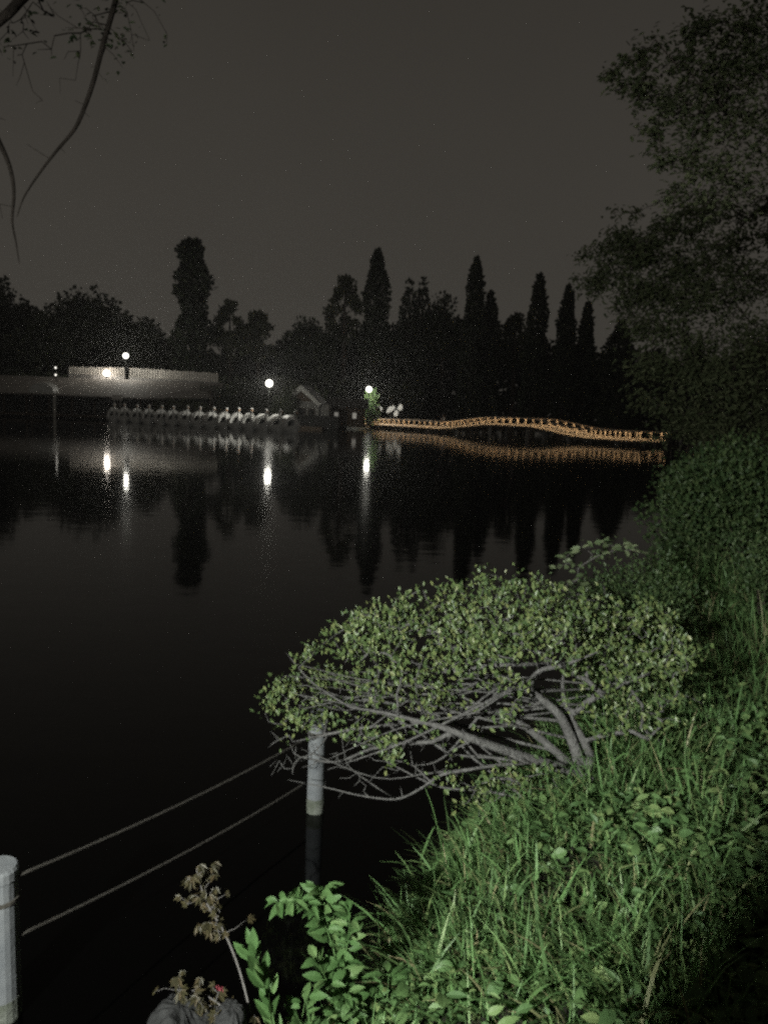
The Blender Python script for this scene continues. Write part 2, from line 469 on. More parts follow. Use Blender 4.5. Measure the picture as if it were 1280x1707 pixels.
# ------------------------------------------------------------------ branching
class Skel:
    def __init__(self):
        self.p, self.par, self.rmin, self.w = [], [], [], []
    def add(self, p, par, rmin=0.0):
        self.p.append(np.array(p, float)); self.par.append(par); self.rmin.append(rmin); self.w.append(0)
        return len(self.p) - 1
    def limb(self, pts, radii, par=-1, sub=4):
        pts = [np.array(p, float) for p in pts]
        last = par
        for k in range(len(pts)):
            if k == 0:
                last = self.add(pts[0], par, radii[0]); continue
            for s in range(1, sub + 1):
                tt = s / sub
                a, b_ = pts[k - 1], pts[k]
                pm = pts[k - 2] if k > 1 else a - (b_ - a)
                pn = pts[k + 1] if k + 1 < len(pts) else b_ + (b_ - a)
                c = .5 * ((2 * a) + (b_ - pm) * tt + (2 * pm - 5 * a + 4 * b_ - pn) * tt ** 2 + (3 * a - pm - 3 * b_ + pn) * tt ** 3)
                last = self.add(c, last, radii[k - 1] * (1 - tt) + radii[k] * tt)
        return last
    def grow(self, targets, step, jit, root, back=.5, sag=0.0, first=0):
        """join every target to the nearest fitting node by a crooked twig"""
        root = np.array(root, float)
        order = sorted(range(len(targets)), key=lambda k: np.linalg.norm(np.array(targets[k]) - root))
        tips = []
        for k in order:
            T = np.array(targets[k], float)
            A = np.array(self.p[first:])
            d = np.linalg.norm(A - T, axis=1)
            rd = np.linalg.norm(A - root, axis=1)
            cost = d + back * np.maximum(0, rd - np.linalg.norm(T - root) + d * .3)
            i0 = int(np.argmin(cost)) + first
            a = self.p[i0]; dist = np.linalg.norm(T - a)
            n = max(1, int(round(dist / step)))
            pd = a - self.p[self.par[i0]] if self.par[i0] >= 0 else T - a
            pd = pd / (np.linalg.norm(pd) + 1e-9) * dist * .35
            last = i0
            for s in range(1, n + 1):
                tt = s / n
                q = a * (1 - tt) ** 2 + 2 * tt * (1 - tt) * (a + pd + np.array([0, 0, -sag * dist])) + T * tt * tt
                q = q + rng.normal(size=3) * jit * step * (0.0 if s == n else 1)
                last = self.add(q, last)
            tips.append(last)
        return tips
    def mesh(self, rtip, power, rmax, lo=0.0, hi=9.0, sides=6):
        n = len(self.p)
        ch = [[] for _ in range(n)]
        for k in range(n):
            if self.par[k] >= 0: ch[self.par[k]].append(k)
        w = [0.0] * n
        for k in range(n - 1, -1, -1):
            if not ch[k]: w[k] = 1.0
            if self.par[k] >= 0: w[self.par[k]] += w[k]
        r = [max(min(rmax, rtip * w[k] ** power), self.rmin[k]) for k in range(n)]
        mb = MB()
        heads = [k for k in range(n) if self.par[k] < 0]
        st = list(heads)
        while st:
            k = st.pop()
            chain = [k]
            while ch[chain[-1]]:
                c = sorted(ch[chain[-1]], key=lambda z: -r[z] - (.5 if self.rmin[z] > 0 else 0))
                st += c[1:]
                chain.append(c[0])
            pts = [self.p[z] for z in chain]; rr = [r[z] for z in chain]
            if self.par[k] >= 0:
                pts = [self.p[self.par[k]]] + pts; rr = [min(rr[0] * 1.15, r[self.par[k]])] + rr
            if len(pts) < 2: pts.append(pts[0] + np.array([0, 0, .01])); rr.append(rr[0] * .6)
            rr[-1] *= .55
            m_ = max(rr)
            if lo <= m_ < hi:
                mb.tube(pts, rr, sides if m_ > .006 else 4, cap=True)
        return mb

# ------------------------------------------------------------------ far lamps
def lamp_light(root, z, r, radiance, col):
    ld = bpy.data.lights.new('lamp_light', 'POINT')
    ld.shadow_soft_size = r
    ld.energy = radiance * 4 * math.pi ** 2 * r * r
    ld.color = col
    o = bpy.data.objects.new('lamp_light', ld); COL.objects.link(o)
    o.parent = root; o.location = (0, 0, z)

def globe_lamp(px, py, Y, label, r=.22, group='globe lamps across the pond'):
    p = aty(px, py, Y)
    g = float(gz(p.x, p.y))
    g = max(g, .2)
    root = empty('street_lamp', (p.x, p.y, g), label, 'street lamp', group)
    h = p.z - g
    MB().lathe([(.12, 0), (.12, .35), (.07, .45), (.055, h - r - .12), (.10, h - r - .06), (.10, h - r)], sides=10).build('pole', M['iron'], root)
    prof = [(max(.03, r * math.cos(a)), h + r * math.sin(a)) for a in np.linspace(-1.3, 1.35, 9)]
    MB().lathe(prof, sides=14).build('globe', M['globe'], root, True)
    lamp_light(root, h, r * .94, FAR_LAMP, (1.0, .97, .86))
    MB().lathe([(.10, h + r * 1.02), (.07, h + r * 1.1), (.02, h + r * 1.3)], sides=10).build('cap', M['iron'], root)
    return root
globe_lamp(210, 593, 112.6, 'tall globe street lamp glowing high above the slatted fence', .36)
globe_lamp(449, 639, 82, 'globe street lamp glowing behind the right half of the swan boat row', .35)
globe_lamp(615, 649, 111.5, 'brightest globe street lamp, beside the far end of the lit bridge', .38)
globe_lamp(1088, 668, 165, 'tiny distant lamp among dark trees above the right bridge end', .10)

fp = aty(178, 622, 113.45)
root = empty('floodlight', (fp.x, fp.y, float(gz(fp.x, fp.y))), 'glaring low floodlight in front of the pale slatted fence', 'floodlight')
h = fp.z - root.location.z
MB().lathe([(.1, 0), (.07, .3), (.06, h - .3)], sides=8).build('pole', M['iron'], root)
MB().box((0, 0, h - .44), (.7, .3, .1)).build('bracket', M['iron'], root)
MB().lathe([(max(.03, .42 * math.cos(a)), h + .42 * math.sin(a)) for a in np.linspace(-1.4, 1.4, 10)], sides=16).build('lens', M['flood'], root, True)
lamp_light(root, h, .39, 34.0, (1.0, .89, .76))

tp = aty(93.5, 613, 108.5)
tb = aty(94.5, 625, 108.5)
root = empty('lamp_post', (tp.x, tp.y, .5), 'slim post carrying two tiny lamps, left of the slatted fence', 'lamp post')
MB().tube([(0, .1, 0), (0, .1, tp.z - .5 + .2)], .05, 6).build('pole', M['iron'], root)
for zz in (tp.z - .5, tb.z - .5):
    MB().lathe([(.02, -.13), (.11, -.06), (.13, 0), (.10, .08), (.02, .13)], (0, -.06, zz), 8).build('bulb', M['bulb'], root, True)

# the park lamp that lights the bank: it stands behind the photographer, out of frame
NL = (-2.43, -1.79, 3.0)
root = empty('park_lamp', (NL[0], NL[1], float(gz(NL[0], NL[1]))), 'park lamp with a white globe on the near bank behind the photographer', 'park lamp')
h = NL[2] - root.location.z
MB().lathe([(.10, 0), (.10, .3), (.06, .4), (.05, h - .25), (.08, h - .2), (.09, h - .14)], sides=12).build('pole', M['iron'], root)
prof = [(max(.02, .125 * math.cos(a)), h + .125 * math.sin(a)) for a in np.linspace(-1.35, 1.35, 9)]
MB().lathe(prof, sides=16).build('globe', M['nearglobe'], root, True)
lamp_light(root, h, .118, NEAR_LAMP, (.98, 1.0, .93))
MB().lathe([(.36, h + .015), (.365, h + .025), (.19, h + .165), (.03, h + .215), (.02, h + .20), (.17, h + .16)], sides=24).build('shade', M['iron'], root)  # added hood, its rim set to keep lamplight off the boughs overhead
MB().tube([(.0, 0, h - .16), (.0, 0, h - .115)], .05, 10).build('socket', M['iron'], root)

# ------------------------------------------------------------------ boathouse and left shore
a0 = aty(-70, 655, 103); a1 = aty(236, 660, 101)
bh = empty('boathouse', (a0.x, 104, .3), 'long low boathouse with a pale grey roof at the left waterside', 'boathouse')
xl, xr = 0.0, a1.x - a0.x
ez, rz_ = 2.75, 5.1
def slab(mb, pts, th):
    p = np.array(pts, float); n = np.cross(p[1] - p[0], p[2] - p[0]); n /= np.linalg.norm(n)
    m_ = len(p)
    V = np.concatenate([p, p - n * th])
    mb.add(V, [np.array([list(range(m_))]), np.array([[m_ + q for q in range(m_)][::-1]]),
               np.array([[q, m_ + q, m_ + (q + 1) % m_, (q + 1) % m_] for q in range(m_)])])
xr2 = xr + 8.0
rf = MB(); slab(rf, [(xl, -2.2, ez), (xr, -2.6, ez - .15), (xr2, 1.0, ez + .35), (xr2, 8, rz_), (xl, 8, rz_)], .16)
rf.build('roof', M['roof'], bh)
MB().box(((xl + xr2) / 2, 7.2, 2.2), (xr2 - xl - .6, .2, 4.8)).build('back_wall', M['timber'], bh)
MB().box(((xl + xr) / 2, -1, .12), (xr - xl - .5, 4.4, .24)).build('jetty', M['timber'], bh)
for k in range(9):
    x = .5 + k * (xr - 1.0) / 8
    MB().box((x, -1.8, (ez - .3) / 2 + .05), (.16, .16, ez - .55)).build('post', M['timber'], bh)
MB().box((xr2 - .3, 4, 2.0), (.18, 6, 3.8)).build('side_wall', M['timber'], bh)
MB().box((xr * .55, 2.0, 1.3), (xr * .8, .15, 2.1)).build('inner_wall', M['dark'], bh)
# cream boats? the pale arched canopy at the left end
cp = aty(69, 655, 100.2); ct = aty(69, 638, 100.2)
cw = 1.55; chh = max(.9, ct.z - cp.z)
can = empty('canopy', (cp.x, 100.2, cp.z), 'white arched awning at the front of the boathouse', 'awning')
mb = MB()
aa = np.linspace(0, math.pi, 15)
o1 = np.stack([cw * np.cos(aa), np.zeros(15), chh * np.sin(aa)], 1)
V = np.concatenate([o1, o1 + np.array([.1, 1.5, .15])])
mb.add(V, [np.array([list(range(15))[::-1]]), np.array([[15 + q for q in range(15)]]), np.array([[q, q + 1, 16 + q, 15 + q] for q in range(14)] + [[14, 0, 15, 29]])])
mb.build('shell', M['white'], can)
MB().box((-cw + .15, .6, -(cp.z) / 2), (.12, .12, cp.z)).build('post', M['timber'], can)
MB().box((cw - .15, .6, -(cp.z) / 2), (.3, .12, cp.z)).build('post', M['plaster'], can)
sp = aty(207, 642, 102.8); 
tag(MB().box((sp.x, sp.y, sp.z), (1.7, .1, .16), rz=.1).build('light_tube', M['glassglow']), 'short lit tube lamp on the grey boathouse roof', 'lamp')
sp = aty(196, 663, 99.5)
tag(MB().box((sp.x, sp.y, sp.z), (1.3, .06, .5)).box((sp.x, sp.y + .06, sp.z + .29), (1.4, .1, .08)).box((sp.x - .4, sp.y + .05, sp.z * .5), (.07, .06, sp.z - .2)).box((sp.x + .4, sp.y + .05, sp.z * .5), (.07, .06, sp.z - .2)).build('notice_board', M['plaster']),
    'small pale board under the boathouse eave behind the swan boats', 'notice board')

def slat_fence(pxa, pxb, yt0, yt1, yb0, yb1, Y, label):
    A, B = aty(pxa, yt0, Y), aty(pxb, yt1, Y)
    A2, B2 = aty(pxa, yb0, Y), aty(pxb, yb1, Y)
    r_ = empty('slatted_fence', (A.x, Y, A2.z), label, 'fence', 'pale fences above the boathouse')
    n = int((B.x - A.x) / .36)
    mb = MB()
    for k in range(n + 1):
        tt = k / n
        x = (B.x - A.x) * tt; zb = (B2.z - A2.z) * tt; zt = A.z + (B.z - A.z) * tt - A2.z
        hh = zt - zb + rng.uniform(-.06, .06)
        mb.box((x, 0, zb + hh / 2), (.27, .04, hh))
    mb.build('slats', M['slat'], r_)
    L_ = math.hypot(B.x - A.x, B2.z - A2.z)
    m2 = MB()
    for f_ in (.2, .85):
        m2.tube([(0, .06, f_ * (A.z - A2.z)), (B.x - A.x, .06, B2.z - A2.z + f_ * (B.z - B2.z))], .045, 4)
    m2.build('rail', M['timber'], r_)
    for k in range(0, n + 1, 6):
        tt = k / n
        MB().box(((B.x - A.x) * tt, .14, (B2.z - A2.z) * tt + (A.z - A2.z) * .5), (.12, .12, (A.z - A2.z) * 1.05)).build('post', M['timber'], r_)
    gz0 = .3
    mw = MB(); x0, x1 = -.2, B.x - A.x + .2
    mw.add([(x0, -.1, -.02), (x1, -.1, B2.z - A2.z - .02), (x1, .3, B2.z - A2.z - .02), (x0, .3, -.02),
            (x0, -.1, gz0 - A2.z), (x1, -.1, gz0 - A2.z), (x1, .3, gz0 - A2.z), (x0, .3, gz0 - A2.z)],
           np.array([[3, 2, 1, 0], [0, 1, 5, 4], [1, 2, 6, 5], [2, 3, 7, 6], [3, 0, 4, 7], [4, 5, 6, 7]]))
    mw.build('base_wall', M['concrete'], r_)
slat_fence(117, 206, 611, 613, 623, 627, 114.5, 'brightly lit pale slatted fence left of the tall globe lamp')
slat_fence(218, 362, 613, 622, 629, 637, 114.5, 'dimly lit longer slatted fence right of the tall globe lamp')

# house with the pale gable
hp = aty(504, 641, 96)
hs = empty('gabled_house', (hp.x, 96, .4), 'small pale house with a steep gable right of the swan boats', 'house', rz=R(-8))
az = hp.z - .4; ez2 = az - 1.95; hw = 2.15
mb = MB().box((0, 1.6, ez2 / 2), (2 * hw - .1, 3.2, ez2)); mb.build('wall', M['house'], hs)
tri = MB(); tri.add([(-hw + .05, 0, ez2), (hw - .05, 0, ez2), (0, 0, az - .15), (-hw + .05, 3.2, ez2), (hw - .05, 3.2, ez2), (0, 3.2, az - .15)],
                    [np.array([[0, 1, 2], [5, 4, 3]]), np.array([[0, 2, 5, 3], [1, 4, 5, 2]])])
tri.build('gable', M['timber'], hs)
rf = MB()
for s in (-1, 1):
    slab(rf, [(0, -.5, az), (s * (hw + .35), -.5, ez2 - .25), (s * (hw + .35), 3.6, ez2 - .25), (0, 3.6, az)][::s], .12)
rf.build('roof', M['slate'], hs)
for s in (-1, 1):
    fb = MB(); slab(fb, [(0, -.54, az - .05), (s * (hw + .3), -.54, ez2 - .3), (s * (hw + .05), -.54, ez2 - .55), (0, -.54, az - .75)][::s], .05)
    fb.build('fascia', M['trim'], hs)
for x in (-1.1, .1, 1.2):
    w_ = MB().box((x, -.04, ez2 * .55), (.85, .05, .9)).build('window', M['timber'], hs)
    MB().box((x, -.075, ez2 * .55), (.7, .02, .75)).build('pane', M['dark'], w_)
MB().box((0, -1.6, -.25), (6.4, 3.0, .3)).build('deck', M['timber'], hs)
MB().box((.6, -1.62, .42), (8.4, .06, 1.55)).build('dark_base', M['dark'], hs)  # solid near-black sheet covering the lower wall as a dark base
MB().box((2.75, 1.0, 1.55), (1.0, 1.8, 1.9)).build('side_room', M['house'], hs)

kp = aty(577, 690, 101)
kk = empty('kiosk', (kp.x, 101, .4), 'dark little kiosk with two lit windows between house and bridge', 'kiosk', rz=R(-4))
MB().box((0, 1.3, 1.15), (4.2, 2.6, 2.5)).build('wall', M['timber'], kk)
rf = MB(); slab(rf, [(-2.5, -.5, 2.3), (2.5, -.5, 2.3), (2.5, 1.3, 3.4), (-2.5, 1.3, 3.4)], .1); slab(rf, [(-2.5, 1.3, 3.4), (2.5, 1.3, 3.4), (2.5, 3.1, 2.3), (-2.5, 3.1, 2.3)], .1)
rf.build('roof', M['slate'], kk)
for x in (-1.22, 1.05):
    w_ = MB().box((x, -.03, 1.28), (.62, .06, .86)).build('window', M['timber'], kk)
    MB().box((x, -.068, 1.28), (.48, .02, .70)).build('pane', M['glassglow'], w_)

# white boards at the bridge end, lit by the globe lamp
def board_on_post(name, px, py, Y, w, hgt, tilt, label, round_head=False):
    p = aty(px, py, Y)
    g = max(.45, float(gz(p.x, p.y)))
    r_ = empty(name, (p.x, Y, g), label, 'sign', rz=R(-25))
    z = p.z - g
    mb = MB()
    if round_head:
        aa = np.linspace(-2.2, 2.2, 12)
        pts = [(w * .1, 0, 0 + z * .1), (w * .05, 0, z * .7)] + [(w * .45 - w * .5 * math.cos(q), 0, z + hgt * .25 * math.sin(q) + .1) for q in np.linspace(-.6, 3.6, 9)]
        mb.tube(pts, .16, 7)
    else:
        n_ = 10
        pr = np.array([(w * .5 * math.cos(q) * (1.0 - .25 * math.sin(q)), 0, hgt * .5 * math.sin(q)) for q in np.linspace(0, 2 * math.pi, n_, endpoint=False)])
        Mx = np.array(Matrix.Rotation(tilt, 3, 'Y')); pr = pr @ Mx.T + np.array([0, 0, z])
        mb.add(np.concatenate([pr, pr + np.array([0, .05, 0])]), [np.array([list(range(n_))]), np.array([[n_ + q for q in range(n_)][::-1]]), np.array([[q, n_ + q, n_ + (q + 1) % n_, (q + 1) % n_] for q in range(n_)])])
    mb.build('panel', M['swan'], r_)
    if not round_head:
        MB().tube([(0, .09, 0), (0, .09, z + hgt * .3)], .04, 6).build('post', M['iron'], r_)
board_on_post('sign_post', 627, 684, 113.5, .9, 1.6, 0, 'white post with a hooked head lit at the bridge entrance', True)
board_on_post('signboard', 651, 682, 113.5, 1.5, .75, -.6, 'white slanting oval board lit right of the hooked post')
board_on_post('signboard', 667, 679, 114.2, .75, .95, .3, 'small round white board, highest and rightmost at the bridge entrance')
board_on_post('signboard', 660, 689, 113.0, .65, .95, .35, 'small white board hanging lowest between the other lit boards')
bp_ = aty(613, 693, 114)
bn = empty('bench', (bp_.x, 114, .45), 'low pale bench below the brightest globe lamp', 'bench')
MB().box((0, 0, max(.5, bp_.z - .45)), (1.5, .5, .1)).build('seat', M['swan'], bn)
for x in (-.55, .55): MB().box((x, 0, max(.5, bp_.z - .45) / 2 - .04), (.1, .4, max(.5, bp_.z - .45) - .02)).build('leg', M['concrete'], bn)

# ------------------------------------------------------------------ swan boats
def make_swan():
    r_ = empty('swan_boat', (0, 0, 0))
    # hull: boat-shaped shell, bow at -y
    ys = np.linspace(-1.5, 1.3, 13); hull = MB(); V = []
    prof = np.array([(-1, 1.0), (-.98, .55), (-.75, .1), (0, -.05), (.75, .1), (.98, .55), (1, 1.0)])
    for y in ys:
        tt = (y + 1.5) / 2.8
        w = .80 * (min(1, (tt * 3.2) ** .55) if tt < .33 else 1) * (1 if tt < .8 else 1 - (tt - .8) * 1.3)
        w = max(w, .06)
        zt = .62 + .22 * (1 - tt) ** 2 + .25 * max(0, tt - .7)
        V.append(np.stack([prof[:, 0] * w, np.full(7, y), prof[:, 1] * zt - .1], 1))
    V = np.concatenate(V); F = []
    for k in range(12):
        for s in range(6): F.append([k * 7 + s, k * 7 + s + 1, k * 7 + 8 + s, k * 7 + 7 + s])
        F.append([k * 7 + 6, k * 7, k * 7 + 7, k * 7 + 13])
    hull.add(V, [np.array(F), np.array([list(range(7))]), np.array([[84 + q for q in range(7)][::-1]])])
    hull.build('hull', M['swan'], r_, False)
    # cabin: arched shell open to the front, wings as its sides
    cab = MB(); aa = np.linspace(-.25, math.pi + .25, 17); V = []; rings = [(-.62, .80, 1.02), (-.2, .86, 1.10), (.4, .84, 1.05), (1.0, .66, .78), (1.35, .4, .42)]
    for y, w, hh in rings: V.append(np.stack([w * np.cos(aa), np.full(17, y) + .12 * np.sin(aa), .58 + hh * np.sin(aa)], 1))
    for q, (y, w, hh) in enumerate(rings): V.append(np.stack([(w - (.26 if q == 0 else .12)) * np.cos(aa), np.full(17, y) + .12 * np.sin(aa), .58 + (hh - (.34 if q == 0 else .12)) * np.sin(aa)], 1))
    V = np.concatenate(V); F = []
    nr = len(rings)
    for k in range(nr - 1):
        for s in range(16):
            F.append([k * 17 + s, k * 17 + s + 1, k * 17 + 18 + s, k * 17 + 17 + s])
            o_ = nr * 17
            F.append([o_ + k * 17 + s + 1, o_ + k * 17 + s, o_ + k * 17 + 17 + s, o_ + k * 17 + 18 + s])
    for s in range(16):
        F.append([s + 1, s, nr * 17 + s, nr * 17 + s + 1])
        k = nr - 1
        F.append([k * 17 + s, k * 17 + s + 1, (nr + k) * 17 + s + 1, (nr + k) * 17 + s])
    cab.add(V, np.array(F)); cab.build('cabin', M['swan'], r_)
    bk = MB(); pr = np.stack([.36 * np.cos(aa), np.full(17, 1.33), .58 + .36 * np.sin(aa)], 1)
    bk.box((0, .78, .78), (1.05, .1, .65)); bk.box((0, .45, .55), (1.1, .6, .14)); bk.build('seat', M['dark'], r_)
    nk = MB()
    pts = [(0, -1.25, .62), (0, -1.36, .95), (0, -1.22, 1.35), (0, -1.10, 1.68), (0, -1.18, 1.95), (0, -1.36, 2.02), (0, -1.5, 1.95)]
    nk.tube(pts, [.22, .17, .13, .12, .16, .17, .08], 8)
    neck = nk.build('neck', M['swan'], r_, True)
    MB().tube([(0, -1.5, 1.95), (0, -1.62, 1.9), (0, -1.74, 1.83)], [.07, .06, .02], 6).build('beak', M['beak'], neck)
    return r_
ords = ['leftmost', 'second from left', 'third from left', 'fourth from left', 'fifth from left', 'sixth from left', 'seventh from left', 'middle',
        'seventh from right', 'sixth from right', 'fifth from right', 'fourth from right', 'third from right', 'second from right', 'rightmost']
proto = make_swan()
sw_px = [191, 209, 229, 249, 269, 289, 310, 331, 352, 374, 395, 416, 438, 461, 483]
def copy_tree(o, parent=None):
    c = o.copy(); COL.objects.link(c)
    if parent: c.parent = parent
    for q in list(o.children): copy_tree(q, c)
    return c
for k, px in enumerate(sw_px):
    o = proto if k == 0 else copy_tree(proto)
    Y = 95.5 - 17.5 * (k / 14.0)
    x = aty(px, 700, Y).x
    o.location = (x, Y, 0); o.rotation_euler = (R(rng.uniform(-1.5, 1.5)), R(rng.uniform(-2, 2)), R(22 + rng.uniform(-5, 5) + (10 if k == 14 else 0)))
    tag(o, 'white swan pedal boat, %s in the moored row' % ords[k], 'swan boat', 'swan boats moored in a row')
js = aty(180, 700, 98); je = aty(495, 700, 81)
jt = empty('jetty', (js.x, js.y, 0), 'long dark low jetty behind the swan boats', 'jetty')
dv = np.array([je.x - js.x, je.y - js.y]); ang = math.atan2(dv[1], dv[0]); Lj = np.linalg.norm(dv)
MB().box((dv[0] / 2, dv[1] / 2, .42), (Lj, 1.6, .12), rz=ang).build('deck', M['timber'], jt)
for k in range(9):
    tt = (k + .5) / 9
    MB().box((dv[0] * tt, dv[1] * tt, -.1), (.16, .16, .9)).build('pile', M['timber'], jt)

# ------------------------------------------------------------------ lit bridge
A = np.array([-2.6, 119.0]); B = np.array([24.6, 74.6])
bd = (B - A) / np.linalg.norm(B - A); BL = np.linalg.norm(B - A); bn_ = np.array([bd[1], -bd[0]])
if bn_[1] > 0: bn_ = -bn_       # near side
def s_of_px(px):
    d = ray(px, 700); k = d.x / d.y
    return (k * A[1] - A[0]) / (bd[0] - k * bd[1])
s0, s1, s2, s3 = s_of_px(745), s_of_px(850), s_of_px(890), s_of_px(1005)
def deck_z(s):
    u = np.interp(s, [s0, s1, s2, s3], [0, 1, 1, 0]); u = u * u * (3 - 2 * u)
    return .46 + .84 * u
BWID = 3.4
br = empty('bridge', (A[0], A[1], 0), 'long low footbridge with warmly lit railings and a gentle hump', 'bridge')
def bpos(s, off, z):
    p = bd * s + bn_ * off
    return (p[0], p[1], z)
ss = np.linspace(0, BL, 110)
def strip(off0, off1, z0, z1, ss=ss):
    V = []
    for s in ss:
        z = deck_z(s)
        V += [bpos(s, off0, z + z0), bpos(s, off1, z + z0), bpos(s, off1, z + z1), bpos(s, off0, z + z1)]
    n = len(ss); F = []
    for k in range(n - 1):
        for e_ in range(4): F.append([k * 4 + e_, k * 4 + (e_ + 1) % 4, k * 4 + 4 + (e_ + 1) % 4, k * 4 + 4 + e_])
    F += [[0, 3, 2, 1], [(n - 1) * 4 + q for q in range(4)]]
    return np.array(V), np.array(F)
MB().add(*strip(-BWID / 2, BWID / 2, -.18, 0)).build('deck', M['deck'], br)
def profile(off, pts, name, m, sg=ss):
    V = []; k_ = len(pts)
    for s in sg:
        z = deck_z(s)
        V += [bpos(s, off + o_, z + z_) for o_, z_ in pts]
    n = len(sg); F = []
    for k in range(n - 1):
        for e_ in range(k_): F.append([k * k_ + e_, k * k_ + (e_ + 1) % k_, (k + 1) * k_ + (e_ + 1) % k_, (k + 1) * k_ + e_])
    MB().add(V, [np.array(F), np.array([list(range(k_))[::-1]]), np.array([[(n - 1) * k_ + q for q in range(k_)]])]).build(name, m, br)
for sgn in (1, -1):
    o0 = sgn * BWID / 2
    profile(o0, [(-.16, .03), (.16, .03), (.05, .20), (-.05, .20)], 'kerb', M['bridge'])
    profile(o0, [(-.13, .80), (-.115, .80), (-.115, .86), (.115, .86), (.115, .80), (.13, .80), (.13, .92), (-.13, .92)], 'handrail', M['bridge'])
    for q in (-.085, .085):
        sg = np.linspace(0, BL, 37); V = []; n = len(sg)
        for s in sg:
            z = deck_z(s) + .845
            V += [bpos(s, o0 + q - .02, z), bpos(s, o0 + q + .02, z)]
        F = np.array([[2 * k, 2 * k + 1, 2 * k + 3, 2 * k + 2] for k in range(n - 1)])
        v_ = np.array(V); nz_ = np.cross(v_[1] - v_[0], v_[3] - v_[0])[2]
        MB().add(V, F if nz_ < 0 else F[:, ::-1]).build('light_strip', M['warm'], br)
    for s in np.arange(.3, BL, 1.28):
        z = deck_z(s); p = bd * s + bn_ * o0
        MB().box((p[0], p[1], z + .50), (.20, .12, .72), rz=math.atan2(bd[1], bd[0])).build('post', M['bridge'], br)
for s in np.arange(4, BL, 6.4):
    z = deck_z(s); m2 = MB()
    for off in (-1.2, 1.2):
        p = bd * s + bn_ * off
        m2.box((p[0], p[1], (z - .2 - 1.0) / 2), (.3, .3, z - .2 + 1.0))
    m2.box((*(bd * s), z - .28), (.3, .3, .2)).build('pier', M['concrete'], br)

# person leaning on the bridge rail
def skin_body(name, pts, edges, m, parent, sub=1):
    me = bpy.data.meshes.new(name)
    me.from_pydata([p[:3] for p in pts], edges, [])
    o = bpy.data.objects.new(name, me); COL.objects.link(o); o.parent = parent
    me.materials.append(m)
    md = o.modifiers.new('skin', 'SKIN')
    for k, p in enumerate(pts):
        rr = p[3] if isinstance(p[3], tuple) else (p[3], p[3])
        me.skin_vertices[0].data[k].radius = rr
    me.skin_vertices[0].data[0].use_root = True
    o.modifiers.new('sub', 'SUBSURF').levels = sub
    o.modifiers['sub'].render_levels = sub
    return o
sp_ = s_of_px(754)
pp = np.array([A[0], A[1]]) + bd * sp_ + bn_ * (BWID / 2 - .42)
pr_ = empty('person', (pp[0], pp[1], float(deck_z(sp_))), 'person in a pale top leaning on the bridge rail', 'person', rz=math.atan2(bn_[0], -bn_[1]))
body = [(0, 0, .92, (.15, .11)), (0, -.01, 1.12, (.13, .10)), (0, -.04, 1.34, (.16, .11)), (0, -.06, 1.47, .055), (0, -.08, 1.56, .065), (0, -.10, 1.64, (.085, .095)), (0, -.09, 1.71, (.075, .085)), (0, -.19, 1.62, .02),
        (.19, -.05, 1.38, .055), (.27, -.16, 1.13, .045), (.16, -.40, 1.0, .035), (.08, -.44, .98, .03), (-.19, -.05, 1.38, .055), (-.27, -.16, 1.13, .045), (-.16, -.40, 1.0, .035), (-.08, -.44, .98, .03),
        (.10, 0, .84, .085), (.11, -.02, .48, .06), (.12, .03, .08, .045), (.12, -.12, .03, .035), (-.10, 0, .84, .085), (-.11, .0, .48, .06), (-.12, .05, .08, .045), (-.12, -.10, .03, .035)]
skin_body('body', body, [(0, 1), (1, 2), (2, 3), (3, 4), (4, 5), (5, 6), (5, 7), (2, 8), (8, 9), (9, 10), (10, 11), (2, 12), (12, 13), (13, 14), (14, 15), (0, 16), (16, 17), (17, 18), (18, 19), (0, 20), (20, 21), (21, 22), (22, 23)], M['skin'], pr_)
top = [(0, 0, .90, (.18, .13)), (0, -.01, 1.12, (.16, .13)), (0, -.04, 1.36, (.19, .13)), (0, -.05, 1.44, .08), (.19, -.05, 1.38, .075), (.27, -.16, 1.13, .06), (.2, -.32, 1.04, .05), (-.19, -.05, 1.38, .075), (-.27, -.16, 1.13, .06), (-.2, -.32, 1.04, .05)]
skin_body('shirt', top, [(0, 1), (1, 2), (2, 3), (2, 4), (4, 5), (5, 6), (2, 7), (7, 8), (8, 9)], M['cloth'], pr_)
trs = [(0, 0, .93, (.165, .12)), (.10, 0, .84, .1), (.11, -.02, .48, .075), (.12, .03, .1, .065), (-.10, 0, .84, .1), (-.11, .0, .48, .075), (-.12, .05, .1, .065)]
skin_body('trousers', trs, [(0, 1), (1, 2), (2, 3), (0, 4), (4, 5), (5, 6)], M['cloth_dark'], pr_)
skin_body('hair', [(0, -.06, 1.70, (.095, .10)), (0, -.05, 1.76, (.08, .085)), (0, -.01, 1.63, (.08, .05))], [(0, 1), (0, 2)], M['hair'], pr_)

